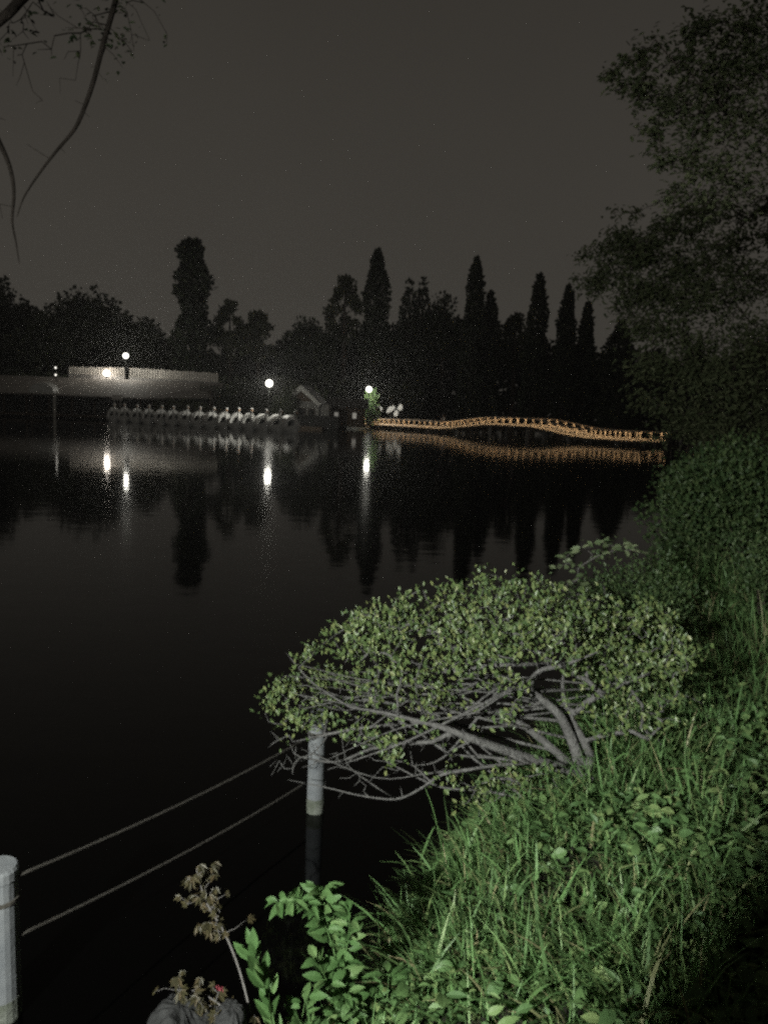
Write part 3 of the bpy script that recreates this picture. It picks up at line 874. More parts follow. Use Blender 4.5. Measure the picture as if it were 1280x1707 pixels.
# ------------------------------------------------------------------ far trees
def far_tree(name, px, ptop, hw, Y, style, label, cat, pbase=None, leaf=None, n=4600, group=None, size=.5, bottom=.06):
    T = aty(px, ptop, Y)
    x = T.x; g = max(.3, float(gz(x, Y)))
    H = T.z - g; Rw = hw * Y / FPX
    r_ = empty(name, (x, Y, g), label, cat, group)
    MB().tube([(0, 0, -.3), (.1, 0, H * .3), (0, .1, H * .6), (0, 0, H * .93)], [H * .022 + .08, H * .017 + .05, H * .01 + .03, .02], 7).build('trunk', M['dark_bark'], r_)
    u = rng.random(n)
    ang = rng.random(n) * 2 * math.pi
    if style in ('column', 'ragged'):
        z = bottom + (1 - bottom) * u
        prof = np.interp(z, [0, .25, .5, .72, .85, .94, 1], [1.35, 1.25, 1.08, .95, .72, .42, .02])
        if style == 'ragged':
            prof = np.interp(z, [0, .25, .45, .6, .72, .8, .87, .93, .97, 1], [1.4, 1.3, 1.15, 1.0, 1.0, 1.12, .92, .95, .7, .25])
        amp = 1.9 if style == 'ragged' else 1.0
        lump = 1 + amp * (.15 * np.sin(z * 23 + 3 * np.sin(ang + px)) + .10 * np.sin(ang * 3 + z * 9 + px) + .06 * np.sin(z * 61 + ang * 4))
        rad = Rw * prof * lump * np.sqrt(rng.random(n) * .75 + .25)
        P = np.stack([rad * np.cos(ang), rad * np.sin(ang), z * H], 1)
    elif style == 'conifer':
        z = bottom + (1 - bottom) * (1 - np.sqrt(u * .98 + .0004))
        z = 1 - (1 - z)
        prof = (1 - z) ** .75 * 1.35
        lump = 1 + .18 * np.sin(z * 34 + 2 * np.sin(ang * 2))
        rad = Rw * prof * lump * np.sqrt(rng.random(n) * .7 + .3)
        P = np.stack([rad * np.cos(ang), rad * np.sin(ang), z * H], 1)
    else:
        nb = 26 if style == 'round' else 24
        cz0, cr = (.50, .46) if style == 'round' else (.62, .42)
        C = []
        for k in range(nb):
            d = rand_dir(1)[0]; d[2] = abs(d[2]) * 1.0 - .25
            C.append(np.array([d[0] * Rw * .72, d[1] * Rw * .72, H * (cz0 + d[2] * cr * .80)]))
        C.append(np.array([0, 0, H * (1 - .16)])); C.append(np.array([0, 0, H * .5]))
        C = np.array(C)
        k = rng.integers(0, len(C), n)
        br_ = min(Rw, H * .5) * (.50 if style == 'round' else .36) * rng.uniform(.7, 1.15, len(C))
        d = rand_dir(n) * (rng.random(n) ** .45)[:, None]
        P = C[k] + d * br_[k][:, None] * np.array([1, 1, .8])
        P[:, 2] = np.minimum(P[:, 2], H)
    sz = size * rng.uniform(.6, 1.3, n)
    out = unit(P * np.array([1, 1, .15]) + rng.normal(size=P.shape) * Rw * .4)
    mb = MB()
    leaves(mb, P, unit(out + rand_dir(n) * .9 + np.array([0, 0, -.1])), rand_dir(n), sz * 1.25, sz * .85, .12)
    mb.build('crown', leaf or M['farleaf'], r_)
    return r_
CON, BRO = 'conifer_tree', 'broadleaf_tree'
far_tree(BRO, -22, 442, 85, 150, 'round', 'dark broad tree cut by the left edge of the photo', 'tree', n=7000, size=.7)
far_tree(BRO, 150, 482, 88, 146, 'round', 'broad dome-shaped dark tree above the slatted fence', 'tree', n=8000, size=.7)
far_tree(BRO, 243, 522, 50, 140, 'round', 'lower round tree between the dome tree and tall ragged tree', 'tree', size=.6)
far_tree(BRO, 62, 520, 50, 135, 'round', 'low round tree behind the twin lamp post', 'tree', size=.6)
far_tree(CON, 322, 403, 21, 128, 'ragged', 'tall ragged columnar tree standing alone above the left shore', 'tree', leaf=M['conleaf'], n=5200, size=.62)
far_tree(BRO, 384, 482, 30, 132, 'loose', 'pale feathery tree just right of the tall ragged tree', 'tree', leaf=M['farloose'], n=2200)
far_tree(BRO, 432, 500, 32, 132, 'loose', 'smaller pale feathery tree left of the round dark tree', 'tree', leaf=M['farloose'], n=2200)
far_tree(BRO, 512, 519, 48, 136, 'round', 'round dark tree rising behind the gabled house', 'tree', size=.6)
far_tree(BRO, 577, 434, 32, 138, 'loose', 'tall pale see-through tree touching the tallest column tree', 'tree', leaf=M['farloose'], n=2000)
far_tree(CON, 630, 418, 21, 134, 'column', 'tallest columnar tree, behind the brightest globe lamp', 'tree', leaf=M['conleaf'], n=4800)
far_tree(CON, 684, 460, 30, 138, 'conifer', 'pointed conifer, left one of a close pair', 'tree', leaf=M['conleaf'], n=3600)
far_tree(CON, 706, 458, 26, 140, 'conifer', 'pointed conifer, right one of a close pair', 'tree', leaf=M['conleaf'], n=3200)
far_tree(BRO, 742, 468, 40, 142, 'round', 'round-topped dark tree between paired conifers and slim column', 'tree', n=3800)
far_tree(CON, 795, 432, 15, 136, 'column', 'slim columnar tree rising above the middle of the bridge', 'tree', leaf=M['conleaf'], n=4200)
far_tree(CON, 819, 488, 13, 138, 'column', 'short columnar tree against the right side of the slim column', 'tree', leaf=M['conleaf'], n=2600)
far_tree(BRO, 862, 503, 26, 142, 'loose', 'faint feathery treetop between two columnar trees', 'tree', leaf=M['farloose'], n=2200)
far_tree(CON, 900, 459, 15, 134, 'column', 'columnar tree with a pointed top above the bridge hump', 'tree', leaf=M['conleaf'], n=4200)
far_tree(CON, 948, 478, 14, 132, 'column', 'columnar tree, left one of the last two', 'tree', leaf=M['conleaf'], n=3800)
far_tree(CON, 980, 506, 11, 132, 'column', 'narrow blunt columnar tree, rightmost of the row of columns', 'tree', leaf=M['conleaf'], n=3000)
far_tree(CON, 1036, 538, 24, 128, 'column', 'short wide dark conifer above the right bridge end', 'tree', leaf=M['conleaf'], n=3400)

# dark wood that fills the far shore
tops = [(-60, 560), (20, 545), (120, 560), (200, 575), (290, 560), (360, 575), (440, 568), (500, 545), (560, 528), (600, 528), (660, 520), (700, 500), (760, 500), (830, 528), (870, 535), (925, 545), (965, 560), (1010, 572), (1070, 575), (1130, 580), (1200, 575), (1290, 570)]
mb = MB()
for px in np.arange(-80, 1330, 17):
    pt = np.interp(px, [a for a, _ in tops], [b_ for _, b_ in tops])
    Y = rng.uniform(146, 160); T = aty(px, pt + rng.uniform(0, 24), Y); zt = T.z - .5
    n = 460
    d = rand_dir(n) * (rng.random(n) ** .4)[:, None]
    P = np.stack([T.x + d[:, 0] * 3.0, Y + d[:, 1] * 3.0, rng.random(n) ** .8 * zt * (1 - .25 * (d[:, 0] ** 2 + d[:, 1] ** 2)) + .3], 1)
    leaves(mb, P, rand_dir(n), rand_dir(n), rng.uniform(.7, 1.5, n), rng.uniform(.6, 1.1, n), .1)
for px in np.arange(-90, 700, 22):      # undergrowth lower on the shore
    Y = rng.uniform(122, 134) + (4 if px > 560 else 0); X = aty(px, 690, Y).x
    if sdist(np.array([X]), np.array([Y]))[0] < 1.5: continue
    g = float(gz(X, Y)); n = 260; hh = rng.uniform(3.5, 6.5)
    d = rand_dir(n)
    P = np.stack([X + d[:, 0] * 2.2, Y + d[:, 1] * 2, g + rng.random(n) * hh], 1)
    leaves(mb, P, rand_dir(n), rand_dir(n), rng.uniform(.5, 1.1, n), rng.uniform(.4, .8, n), .1)
tag(mb.build('woodland', M['farleaf']), 'dark mass of woodland along the far shore', 'woodland', kind='stuff')

# shrubs along the far waterside
def round_bush(name, c, rx, ry, rz2, n, size, m, label, cat='bush', group=None, lumps=9, aspect=.55, base=None, gr=.2):
    g = float(gz(c[0], c[1])) if base is None else base
    r_ = empty(name, (c[0], c[1], g), label, cat, group)
    C = [np.zeros(3)]
    for k in range(lumps):
        d = rand_dir(1)[0]; d[2] = abs(d[2])
        C.append(d * np.array([rx, ry, rz2]) * .62)
    C = np.array(C); k = rng.integers(0, len(C), n)
    d = rand_dir(n) * (rng.random(n) ** .38)[:, None]
    P = C[k] + d * np.array([rx, ry, rz2]) * .48 * rng.uniform(.8, 1.15, len(C))[k][:, None]
    P[:, 2] += rz2 * .42
    P[:, 2] = np.abs(P[:, 2]) + .03
    st = MB()
    for q in C:
        e_ = q * .8 + np.array([0, 0, rz2 * .42])
        st.tube([(q[0] * .1, q[1] * .1, -.12), (q[0] * .4, q[1] * .4, e_[2] * .5), tuple(e_)], [.03 * rx + .004, .02 * rx + .003, .004], 5)
    st.build('stems', M['dark_bark'], r_)
    D = unit(P * .6 / rx + rand_dir(n) * .9 + np.array([0, 0, .35]))
    N = unit(rand_dir(n) * .8 + np.array([0, -.4, .7]))
    sz = size * rng.uniform(.65, 1.3, n)
    mb = MB(); leaves(mb, P, D, N, sz, sz * aspect, .18, .1)
    mb.build('foliage', m, r_)
    return r_
for (px, py, Y, rx, rz2, mm, lab) in [
        (25, 640, 113.0, 3.6, 2.4, 'farloose', 'yellowish shrub lit by lamps behind the boathouse roof'),
        (296, 676, 103, 4.2, 1.5, 'farloose', 'dim brownish shrub behind the middle of the swan boat row'),
        (345, 660, 108, 4.0, 2.4, 'farleaf', 'dark shrub behind the right end of the slatted fence'),
        (410, 655, 106, 3.6, 2.8, 'farleaf', 'dark green shrub left of the globe lamp by the boats'),
        (474, 662, 93.5, 1.5, 2.6, 'farleaf', 'dark shrub in front of the left slope of the gabled house'),
        (470, 650, 108, 3.2, 3.2, 'farloose', 'greenish shrub lit between the globe lamp and gabled house'),
        (618, 664, 113.6, 1.3, 2.3, 'bushleaf', 'small green tree lit under the brightest globe lamp'),
        (665, 655, 126, 3.0, 3.2, 'farleaf', 'dark shrub behind the lit boards at the bridge entrance')]:
    c = aty(px, py, Y)
    g = max(.3, float(gz(c.x, Y)))
    round_bush('waterside_shrub', (c.x, Y), rx, rx * .7, max(rz2, c.z - g), 1500, .34, M[mm], lab, 'shrub', 'shrubs on the far waterside', base=g)

# ------------------------------------------------------------------ mooring posts and ropes
def mooring_post(px, pyw, label, ztop, rad):
    w = onz(px, pyw, 0)
    r_ = empty('mooring_post', (w.x, w.y, 0), label, 'post', 'concrete posts standing in the water')
    MB().lathe([(rad * 1.02, -.7), (rad * 1.02, .17), (rad, .2), (rad * .99, ztop - .075), (rad * .99, ztop - .05), (rad * 1.04, ztop - .045), (rad * 1.04, ztop - .01), (rad * .93, ztop)], sides=22).build('shaft', M['post'], r_, False)
    MB().lathe([(rad * 1.05, -.03), (rad * 1.06, .05), (rad * 1.045, .085)], sides=22).build('stained_foot', M['algae'], r_)
    for z in (ztop - .125,):
        if z > .05:
            MB().lathe([(rad * 1.0, -.008), (rad * 1.07, -.006), (rad * 1.07, .006), (rad * 1.0, .008)], (0, 0, z), 22).build('wire_band', M['band'], r_)
    return r_, w
p1, w1 = mooring_post(2, 1690, 'thick pale concrete post cut by the left edge of the photo', aty(8, 1443, onz(2, 1690, 0).y).z, .072)
p2, w2 = mooring_post(525, 1352, 'slimmer bluish concrete post behind the left tips of the shrub', .60, .047)
def rope(pya, pyb, label):
    a = aty(26, pya, w1.y); b_ = aty(514, pyb, w2.y)
    a = np.array(a); b_ = np.array(b_); pts = []
    for tt in np.linspace(0, 1, 25):
        p = a * (1 - tt) + b_ * tt; p[2] -= .03 * 4 * tt * (1 - tt); pts.append(p)
    tag(MB().tube(pts, .0062, 7).build('rope', M['rope'], None, True), label, 'rope', 'ropes strung between the posts')
rope(1461, 1229, 'upper rope strung between the two concrete posts')
rope(1562, 1302, 'lower rope strung between the two concrete posts')

# ------------------------------------------------------------------ the leaning shrub
def shrub_Y(px, py):
    # canopy: upper part lies farther back, the left tips reach out over the water
    return 3.75 + .95 * np.clip((1210 - py) / 240, -.35, 1) + .20 * np.clip((700 - px) / 250, 0, 1)
sk = Skel()
def tr(pts, dY, Y0=None):
    o = []
    for (x, y, dy) in pts: o.append(np.array(aty(x, y, 3.78 + dy)))
    return o
base = np.array(onz(1003, 1338, .42))
BY = base[1]
def q_(x, y, dy=0.0): return np.array(aty(x, y, BY + dy))
base_pts = [base - np.array([-.02, 0, .15]), base, q_(985, 1305, .02), q_(966, 1290, .03)]
root_i = sk.limb(base_pts, [.050, .044, .038, .034], sub=3)
LA = sk.limb([q_(930, 1279, .02), q_(880, 1264, -.03), q_(830, 1247, -.08), q_(778, 1228, -.10), q_(735, 1212, -.08), q_(690, 1200, -.02), q_(640, 1188, .05), q_(580, 1178, .12)], [.027, .024, .022, .019, .014, .010, .007, .004], par=root_i)
LB = sk.limb([q_(925, 1252, .10), q_(880, 1215, .18), q_(840, 1192, .22), q_(795, 1181, .28), q_(742, 1180, .32), q_(690, 1168, .40), q_(630, 1150, .46)], [.021, .019, .017, .014, .010, .007, .004], par=root_i)
n0 = sk.limb([q_(962, 1258, .04), q_(948, 1222, .06), q_(932, 1192, .06), q_(908, 1170, .08), q_(880, 1150, .12), q_(858, 1128, .2), q_(838, 1098, .3)], [.029, .026, .023, .020, .017, .012, .008], par=root_i)
LC2 = sk.limb([q_(830, 1127, .24), q_(780, 1122, .34), q_(720, 1112, .5), q_(650, 1095, .6)], [.010, .008, .006, .004], par=n0 - 6)
LD = sk.limb([q_(985, 1262, .05), q_(968, 1228, .09), q_(950, 1196, .13), q_(940, 1168, .18), q_(938, 1130, .3), q_(950, 1080, .5)], [.022, .020, .017, .014, .008, .005], par=root_i - 1)
LD2 = sk.limb([q_(958, 1188, .12), q_(985, 1166, .12), q_(1030, 1145, .12), q_(1085, 1120, .15)], [.014, .011, .007, .004], par=LD - 10)
LE = sk.limb([q_(886, 1130, .06), q_(905, 1116, .04), q_(945, 1107, .04), q_(1000, 1085, .08)], [.011, .010, .008, .004], par=n0 - 9)
LF = sk.limb([q_(880, 1272, -.06), q_(826, 1276, -.12), q_(775, 1284, -.16), q_(735, 1292, -.16), q_(700, 1315, -.12), q_(660, 1332, -.02), q_(600, 1326, .1), q_(545, 1313, .2), q_(480, 1300, .3)], [.010, .008, .007, .0065, .0055, .005, .004, .003, .002], par=LA - 20)
LG = sk.limb([q_(720, 1237, -.05), q_(670, 1240, .03), q_(620, 1248, .10), q_(560, 1270, .2), q_(500, 1262, .3)], [.008, .006, .005, .0035, .002], par=LA - 14)
LH = sk.limb([q_(880, 1318, -.05), q_(855, 1300, -.1), q_(815, 1298, -.14)], [.012, .009, .004], par=root_i - 2)
LR = sk.limb([q_(945, 1330, -.03), q_(905, 1338, -.08), q_(870, 1333, -.1)], [.016, .013, .008], par=root_i - 5)

upper = np.array([(448, 1150), (500, 1113), (548, 1066), (590, 1036), (645, 1010), (700, 992), (760, 985), (812, 965), (868, 962), (900, 974), (945, 985), (1000, 1002), (1055, 1012), (1100, 1000), (1130, 1050), (1160, 1085)], float)
tierA = ([548, 590, 645, 700, 760, 812, 868, 900, 945, 1000, 1055, 1100, 1130, 1160], [1062, 1032, 1008, 992, 985, 966, 962, 974, 985, 1002, 1012, 1000, 1045, 1085],
         [1078, 1094, 1100, 1104, 1106, 1090, 1078, 1080, 1098, 1140, 1168, 1172, 1150, 1100])
tierB = ([446, 500, 560, 610, 640], [1148, 1112, 1106, 1126, 1150], [1168, 1200, 1212, 1190, 1165])
limb_ids = [k for k in range(root_i + 3, len(sk.p)) if sk.rmin[k] > .0045]
for k in range(38):          # long thin branches sweeping left
    i0 = limb_ids[int(rng.integers(0, len(limb_ids)))]
    p0 = sk.p[i0]
    ex, ey = rng.uniform(470, 700), rng.uniform(1085, 1285)
    e_ = np.array(aty(ex, ey, BY + .15 + .35 * np.clip((1230 - ey) / 140, -.3, 1) + rng.normal() * .08))
    if p0[0] < e_[0] + .12: continue
    m1 = p0 * .68 + e_ * .32 + rng.normal(size=3) * np.array([.03, .05, .045]) - np.array([0, 0, .01])
    m2 = p0 * .36 + e_ * .64 + rng.normal(size=3) * np.array([.04, .06, .055]) - np.array([0, 0, .02])
    r0 = min(sk.rmin[i0] * .7, rng.uniform(.0035, .0085))
    sk.limb([m1, m2, e_], [r0, r0 * .62, r0 * .35], par=i0)
T = []
bare = []
def crown(tier, n, back):
    c_ = 0
    while c_ < n:
        px = rng.uniform(tier[0][0], tier[0][-1]); yu = np.interp(px, tier[0], tier[1]); yl = np.interp(px, tier[0], tier[2])
        if rng.random() > (yl - yu) / 190 + .25: continue
        f_ = rng.random() ** 1.15; py = yu + (yl - yu) * f_
        if px < 740 and f_ > .5 and rng.random() < .6: continue
        if px > 960 and f_ > .75 and rng.random() < .5: continue
        Y = back + .85 * (yl - py) / 200 + rng.normal() * .08
        T.append(np.array(aty(px + rng.normal() * 5, py + 15 + rng.normal() * 5, Y))); c_ += 1
crown(tierA, 620, 3.86)
crown(tierB, 85, 4.08)
for k in range(60):          # sparse leaves among the bare twigs
    px = rng.uniform(600, 860); py = rng.uniform(1110, 1200)
    T.append(np.array(aty(px, py, 3.9 + rng.normal() * .1)))
low = []
for (cx, cy, sx_, sy_, n, dy) in [(520, 1205, 30, 14, 18, .25), (625, 1238, 22, 10, 9, .05), (655, 1255, 14, 14, 9, 0), (840, 1300, 50, 22, 22, -.1), (790, 1325, 20, 20, 8, -.14),
                                  (1050, 1190, 50, 26, 30, -.05), (865, 1075, 40, 20, 12, .1), (690, 1130, 40, 16, 12, .3), (720, 1215, 40, 25, 8, .05), (860, 1160, 16, 14, 4, 0), (905, 1320, 30, 14, 6, -.12), (845, 1205, 14, 8, 3, 0)]:
    for k in range(n):
        low.append(np.array(aty(cx + rng.normal() * sx_, cy + rng.normal() * sy_, BY + dy + rng.normal() * .06)))
for k in range(130):          # bare twigs fanning out low on the left
    px = rng.uniform(445, 760); py = np.interp(px, [445, 600, 760], [1240, 1262, 1262]) + rng.normal() * 30
    bare.append(np.array(aty(px, py, BY + .25 * (760 - px) / 300 + rng.normal() * .07)))
for k in range(70):          # shoots that stand out of the outline
    px = rng.uniform(450, 1150); py = np.interp(px, upper[:, 0], upper[:, 1])
    T.append(np.array(aty(px - rng.uniform(0, 10), py - rng.uniform(-8, 9), 4.55 + rng.normal() * .08 - .35 * np.clip((600 - px) / 150, 0, 1))))
tips = sk.grow(T + low, .05, .16, base, back=.8, sag=.05, first=root_i)
sk.grow(bare, .05, .20, base, back=1.0, sag=.06, first=root_i)
shrub = empty('leaning_shrub', tuple(base), 'wide leaning shrub with grey branching limbs and small green leaves', 'shrub')
shrub_inv = Vector(tuple(base))
tk = sk.mesh(.0021, .44, .034, sides=8).build('trunk', M['bark'], shrub, True)
P, D, N = [], [], []
for tpt in T + low:
    n = rng.integers(6, 13)
    off = rng.normal(size=(n, 3)) * np.array([.027, .027, .022])
    Pn = tpt + off
    az_ = rng.random(n) * 6.283
    tilt = rng.uniform(.25, 1.2, n)
    d = np.stack([np.sin(tilt) * np.cos(az_), np.sin(tilt) * np.sin(az_), np.cos(tilt)], 1) + np.array([-.25, -.1, 0])
    P.append(Pn); D.append(d)
P = np.concatenate(P); D = unit(np.concatenate(D))
N = unit(np.array([-.2, -.75, .6]) + rand_dir(len(P)) * .55)
sz = .026 * rng.uniform(.45, 1.4, len(P))
mb = MB(); leaves_round(mb, P, D, N, sz, sz * rng.uniform(.42, .62, len(P)), .16, .12)
lf = mb.build('foliage', M['leaf_shrub'], shrub)
for o in (tk, lf): o.matrix_parent_inverse = Matrix.Translation(-shrub_inv)

# ------------------------------------------------------------------ grass and ground cover on the bank
def scatter(n, ylo, yhi, power=1.0, smin=.02, right=.06):
    out = []
    while len(out) < n:
        m_ = n * 2
        Y = ylo + (yhi - ylo) * rng.random(m_) ** power
        shore = np.interp(Y, POND[1:18, 1], POND[1:18, 0])
        edge = path_edge(Y) + right
        X = shore + (edge - shore) * rng.random(m_)
        s = sdist(X, Y)
        ok = (s > smin) & (X > -.22)
        out += list(zip(X[ok], Y[ok]))
    a = np.array(out[:n])
    return np.column_stack([a, gz(a[:, 0], a[:, 1])])
def patch(P, f, ph):
    return .5 + .5 * np.sin(P[:, 0] * f + ph + 1.7 * np.sin(P[:, 1] * f * .7)) * np.cos(P[:, 1] * f * .9 + ph * 2)
mb = MB()
for (n, ylo, yhi, pw, l0, l1, wd) in [(15000, 1.9, 4.3, 1.0, .10, .25, .0115), (2600, 1.9, 4.6, 1.0, .22, .40, .013), (9000, 4.0, 8.0, 1.2, .15, .40, .011), (5200, 7.0, 15, 1.3, .2, .55, .022)]:
    P = scatter(n, ylo, yhi, pw)
    pt = patch(P, 4.2, .6)
    keep = rng.random(len(P)) < .35 + .65 * pt
    P = P[keep]; pt = pt[keep]; n = len(P)
    Ln = rng.uniform(l0, l1, n) * (.6 + .55 * pt)
    lean = np.stack([-.35 + .5 * rng.normal(size=n), -.30 + .45 * rng.normal(size=n), np.full(n, 1.0)], 1)
    edgef = np.clip((path_edge(P[:, 1]) - P[:, 0]) / .25, .35, 1)
    blades(mb, P - np.array([0, 0, .01]), lean, Ln * edgef, wd * rng.uniform(.5, 1.3, n), rng.uniform(.05, .42, n))
tag(mb.build('grass', M['grass']), 'long green grass covering the bank', 'grass', kind='stuff')
mb = MB()
mh = rng.random
for (n, ylo, yhi, s0_, s1_, ph) in [(14000, 1.9, 4.6, .022, .066, 2.0), (9000, 4.0, 8.0, .03, .07, .3)]:
    P = scatter(n, ylo, yhi)
    pt = patch(P, 3.3, ph)
    P = P[rng.random(len(P)) < pt ** 1.2]; n = len(P)
    P[:, 2] += rng.random(n) ** 1.3 * (.06 + .16 * patch(P, 3.1, 1.0))
    az_ = rng.random(n) * 6.283
    D = np.stack([np.cos(az_), np.sin(az_), rng.uniform(-.3, .9, n)], 1)
    sz = rng.uniform(s0_, s1_, n)
    leaves_round(mb, P, D, unit(np.array([0, -.2, 1.0]) + rand_dir(n) * .6), sz, sz * rng.uniform(.35, .75, n), .14, .3)
tag(mb.build('ground_cover', M['cover']), 'low broad-leaved weeds covering the bank between the grass', 'weeds', kind='stuff')

# ------------------------------------------------------------------ single plants in front
def stem_plant(name, pts, rad, leafspec, m, label, cat, stem_mat=None, leaf_len=.05, aspect=.42, droop=.3, n=30, t0=.1, spread=1.0, pairs=False, upw=.4):
    P0 = np.array(pts[0])
    r_ = empty(name, tuple(P0), label, cat)
    S = Skel(); S.limb([np.array(p) - P0 for p in pts], [rad * (1 - .75 * k / (len(pts) - 1)) for k in range(len(pts))], sub=5)
    S.mesh(rad * .3, .3, rad).build('stem', stem_mat or M['weed'], r_, True)
    A_ = np.array(S.p); tt = t0 + (1 - t0) * rng.random(n) ** .85
    idx = tt * (len(A_) - 1); i0 = np.floor(idx).astype(int).clip(0, len(A_) - 2); fr = (idx - i0)[:, None]
    Pn = A_[i0] * (1 - fr) + A_[i0 + 1] * fr
    Tn = unit(A_[i0 + 1] - A_[i0])
    az_ = rng.random(n) * 6.283
    side = np.stack([np.cos(az_), np.sin(az_), np.zeros(n)], 1)
    D = unit(side * spread + Tn * upw + np.array([0, 0, .15]))
    Pn = Pn + D * (leaf_len * .25)
    Nn = unit(np.array([0, -.35, .9]) + rand_dir(n) * .65)
    sz = leaf_len * rng.uniform(.6, 1.2, n)
    mb = MB(); leaves_round(mb, Pn, D, Nn, sz, sz * aspect * rng.uniform(.8, 1.25, n), .16, droop)
    mb.build('leaves', m, r_)
    return r_
def g_(px, py, dz=0.0, Y=None):
    return np.array(aty(px, py, Y))
lw = stem_plant('leafy_weed', [g_(598, 1770, Y=2.33), g_(582, 1690, Y=2.36), g_(563, 1610, Y=2.40), g_(548, 1550, Y=2.42), g_(540, 1510, Y=2.43), g_(532, 1478, Y=2.43)],
           .0055, None, M['weed'], 'tall leafy green weed arching left over the black water', 'weed', leaf_len=.058, aspect=.48, n=120, t0=.15, droop=.35)
for pts, n_, l_ in [([g_(556, 1580, Y=2.41), g_(535, 1530, Y=2.41), g_(500, 1502, Y=2.40), g_(458, 1505, Y=2.39)], 62, .052), ([g_(566, 1625, Y=2.40), g_(580, 1570, Y=2.38), g_(583, 1520, Y=2.37)], 30, .05), ([g_(575, 1665, Y=2.37), g_(548, 1640, Y=2.34), g_(530, 1600, Y=2.33)], 22, .05)]:
    p_ = stem_plant('leafy_weed', pts, .0035, None, M['weed'], None, None, leaf_len=l_, aspect=.5, n=n_, t0=.12, droop=.4)
    for q in list(p_.children):          # side stems belong to the same weed
        off_ = p_.location - lw.location
        q.parent = lw; q.location = off_; q.name = 'side_stem' if q.name.startswith('stem') else 'side_leaves'
    bpy.data.objects.remove(p_)
stem_plant('leafy_weed', [g_(470, 1780, Y=2.2), g_(458, 1710, Y=2.22), g_(445, 1650, Y=2.25), g_(425, 1602, Y=2.27)],
           .005, None, M['weed'], 'short weed with pointed upright leaves beside the maple sapling', 'weed', leaf_len=.075, aspect=.34, n=26, t0=.15, droop=.05, spread=.55, upw=.9)
stem_plant('leafy_weed', [g_(650, 1770, Y=2.4), g_(645, 1690, Y=2.42), g_(648, 1625, Y=2.45)],
           .005, None, M['weed'], 'small weed with drooping leaves right of the tall arching weed', 'weed', leaf_len=.07, aspect=.36, n=20, t0=.3, droop=.5)
stem_plant('leafy_weed', [g_(700, 1740, Y=2.5), g_(705, 1680, Y=2.52), g_(708, 1640, Y=2.55)],
           .004, None, M['weed'], 'low weed with curled leaves at the bottom centre edge', 'weed', leaf_len=.06, aspect=.35, n=22, t0=.3, droop=.6)
stem_plant('leafy_weed', [g_(785, 1600, Y=2.9), g_(790, 1555, Y=2.92), g_(800, 1520, Y=2.95)],
           .004, None, M['weed'], 'weed with broad pointed leaves in the middle of the grass', 'weed', leaf_len=.075, aspect=.42, n=22, t0=.2, droop=.2, upw=.8)

for (x, y, top, Y, ln_, asp, nn, dr, up_, lab) in [
        (505, 1790, 1655, 2.26, .06, .45, 26, .3, .5, 'small leafy weed left of the foot of the tall arching weed'),
        (612, 1790, 1640, 2.42, .065, .40, 30, .4, .4, 'leafy weed with drooping tips just right of the arching weed'),
        (560, 1800, 1665, 2.34, .055, .5, 30, .25, .6, 'short dense weed at the bottom edge below the arching weed'),
        (745, 1760, 1625, 2.62, .07, .38, 26, .35, .5, 'weed with long pointed leaves in the bright grass'),
        (668, 1720, 1590, 2.66, .055, .42, 24, .3, .6, 'weed at the grass edge below the stiff grass tuft')]:
    stem_plant('leafy_weed', [g_(x, y, Y=Y), g_(x - 4, (y + top) / 2, Y=Y + .02), g_(x + 6, top, Y=Y + .04)], .004, None, M['weed'], lab, 'weed', leaf_len=ln_, aspect=asp, n=nn, t0=.2, droop=dr, upw=up_)

def palm_leaves(mb, P, D, N, size):
    for (a_, k) in [(-1.15, .55), (-.6, .82), (0, 1.0), (.6, .82), (1.15, .55)]:
        Du = unit(D); S = unit(np.cross(Du, N)); 
        d = Du * math.cos(a_) + S * math.sin(a_)
        leaves(mb, P, d, N, size * k, size * k * .34, .05, .25, p1=.35, p2=.6, w2=.8)
def maple(pts, label, n, leaf, sub_t, rad):
    P0 = np.array(pts[0])
    r_ = empty('maple_sapling', tuple(P0), label, 'sapling')
    S = Skel(); S.limb([np.array(p) - P0 for p in pts], [rad * (1 - .7 * k / (len(pts) - 1)) for k in range(len(pts))], sub=4)
    A_ = np.array(S.p)
    tg = [A_[int(rng.integers(int(len(A_) * f0), len(A_)))] + rng.normal(size=3) * np.array([.036, .03, .018]) for f0 in np.full(n, sub_t)]
    S.grow(tg, .03, .15, A_[0], .5)
    S.mesh(.0012, .4, rad).build('stem', M['twig'], r_, True)
    tg = np.array(tg); m_ = len(tg)
    az_ = rng.random(m_) * 6.283
    D = np.stack([np.cos(az_), np.sin(az_) - .3, rng.uniform(-1.0, .1, m_)], 1)
    mb = MB(); palm_leaves(mb, tg, D, unit(np.array([0, -.6, .8]) + rand_dir(m_) * .4), leaf * rng.uniform(.7, 1.2, m_))
    mb.build('leaves', M['maple'], r_)
maple([g_(425, 1720, Y=2.26), g_(402, 1625, Y=2.32), g_(375, 1555, Y=2.36), g_(345, 1505, Y=2.38), g_(328, 1450, Y=2.40)], 'thin maple sapling with small brownish drooping leaves over the water', 52, .036, .52, .0045)
maple([g_(430, 1740, Y=2.24), g_(385, 1690, Y=2.27), g_(335, 1655, Y=2.29), g_(290, 1650, Y=2.30)], 'low maple shoot with dull leaves hanging above the grey rock', 42, .036, .25, .0042)

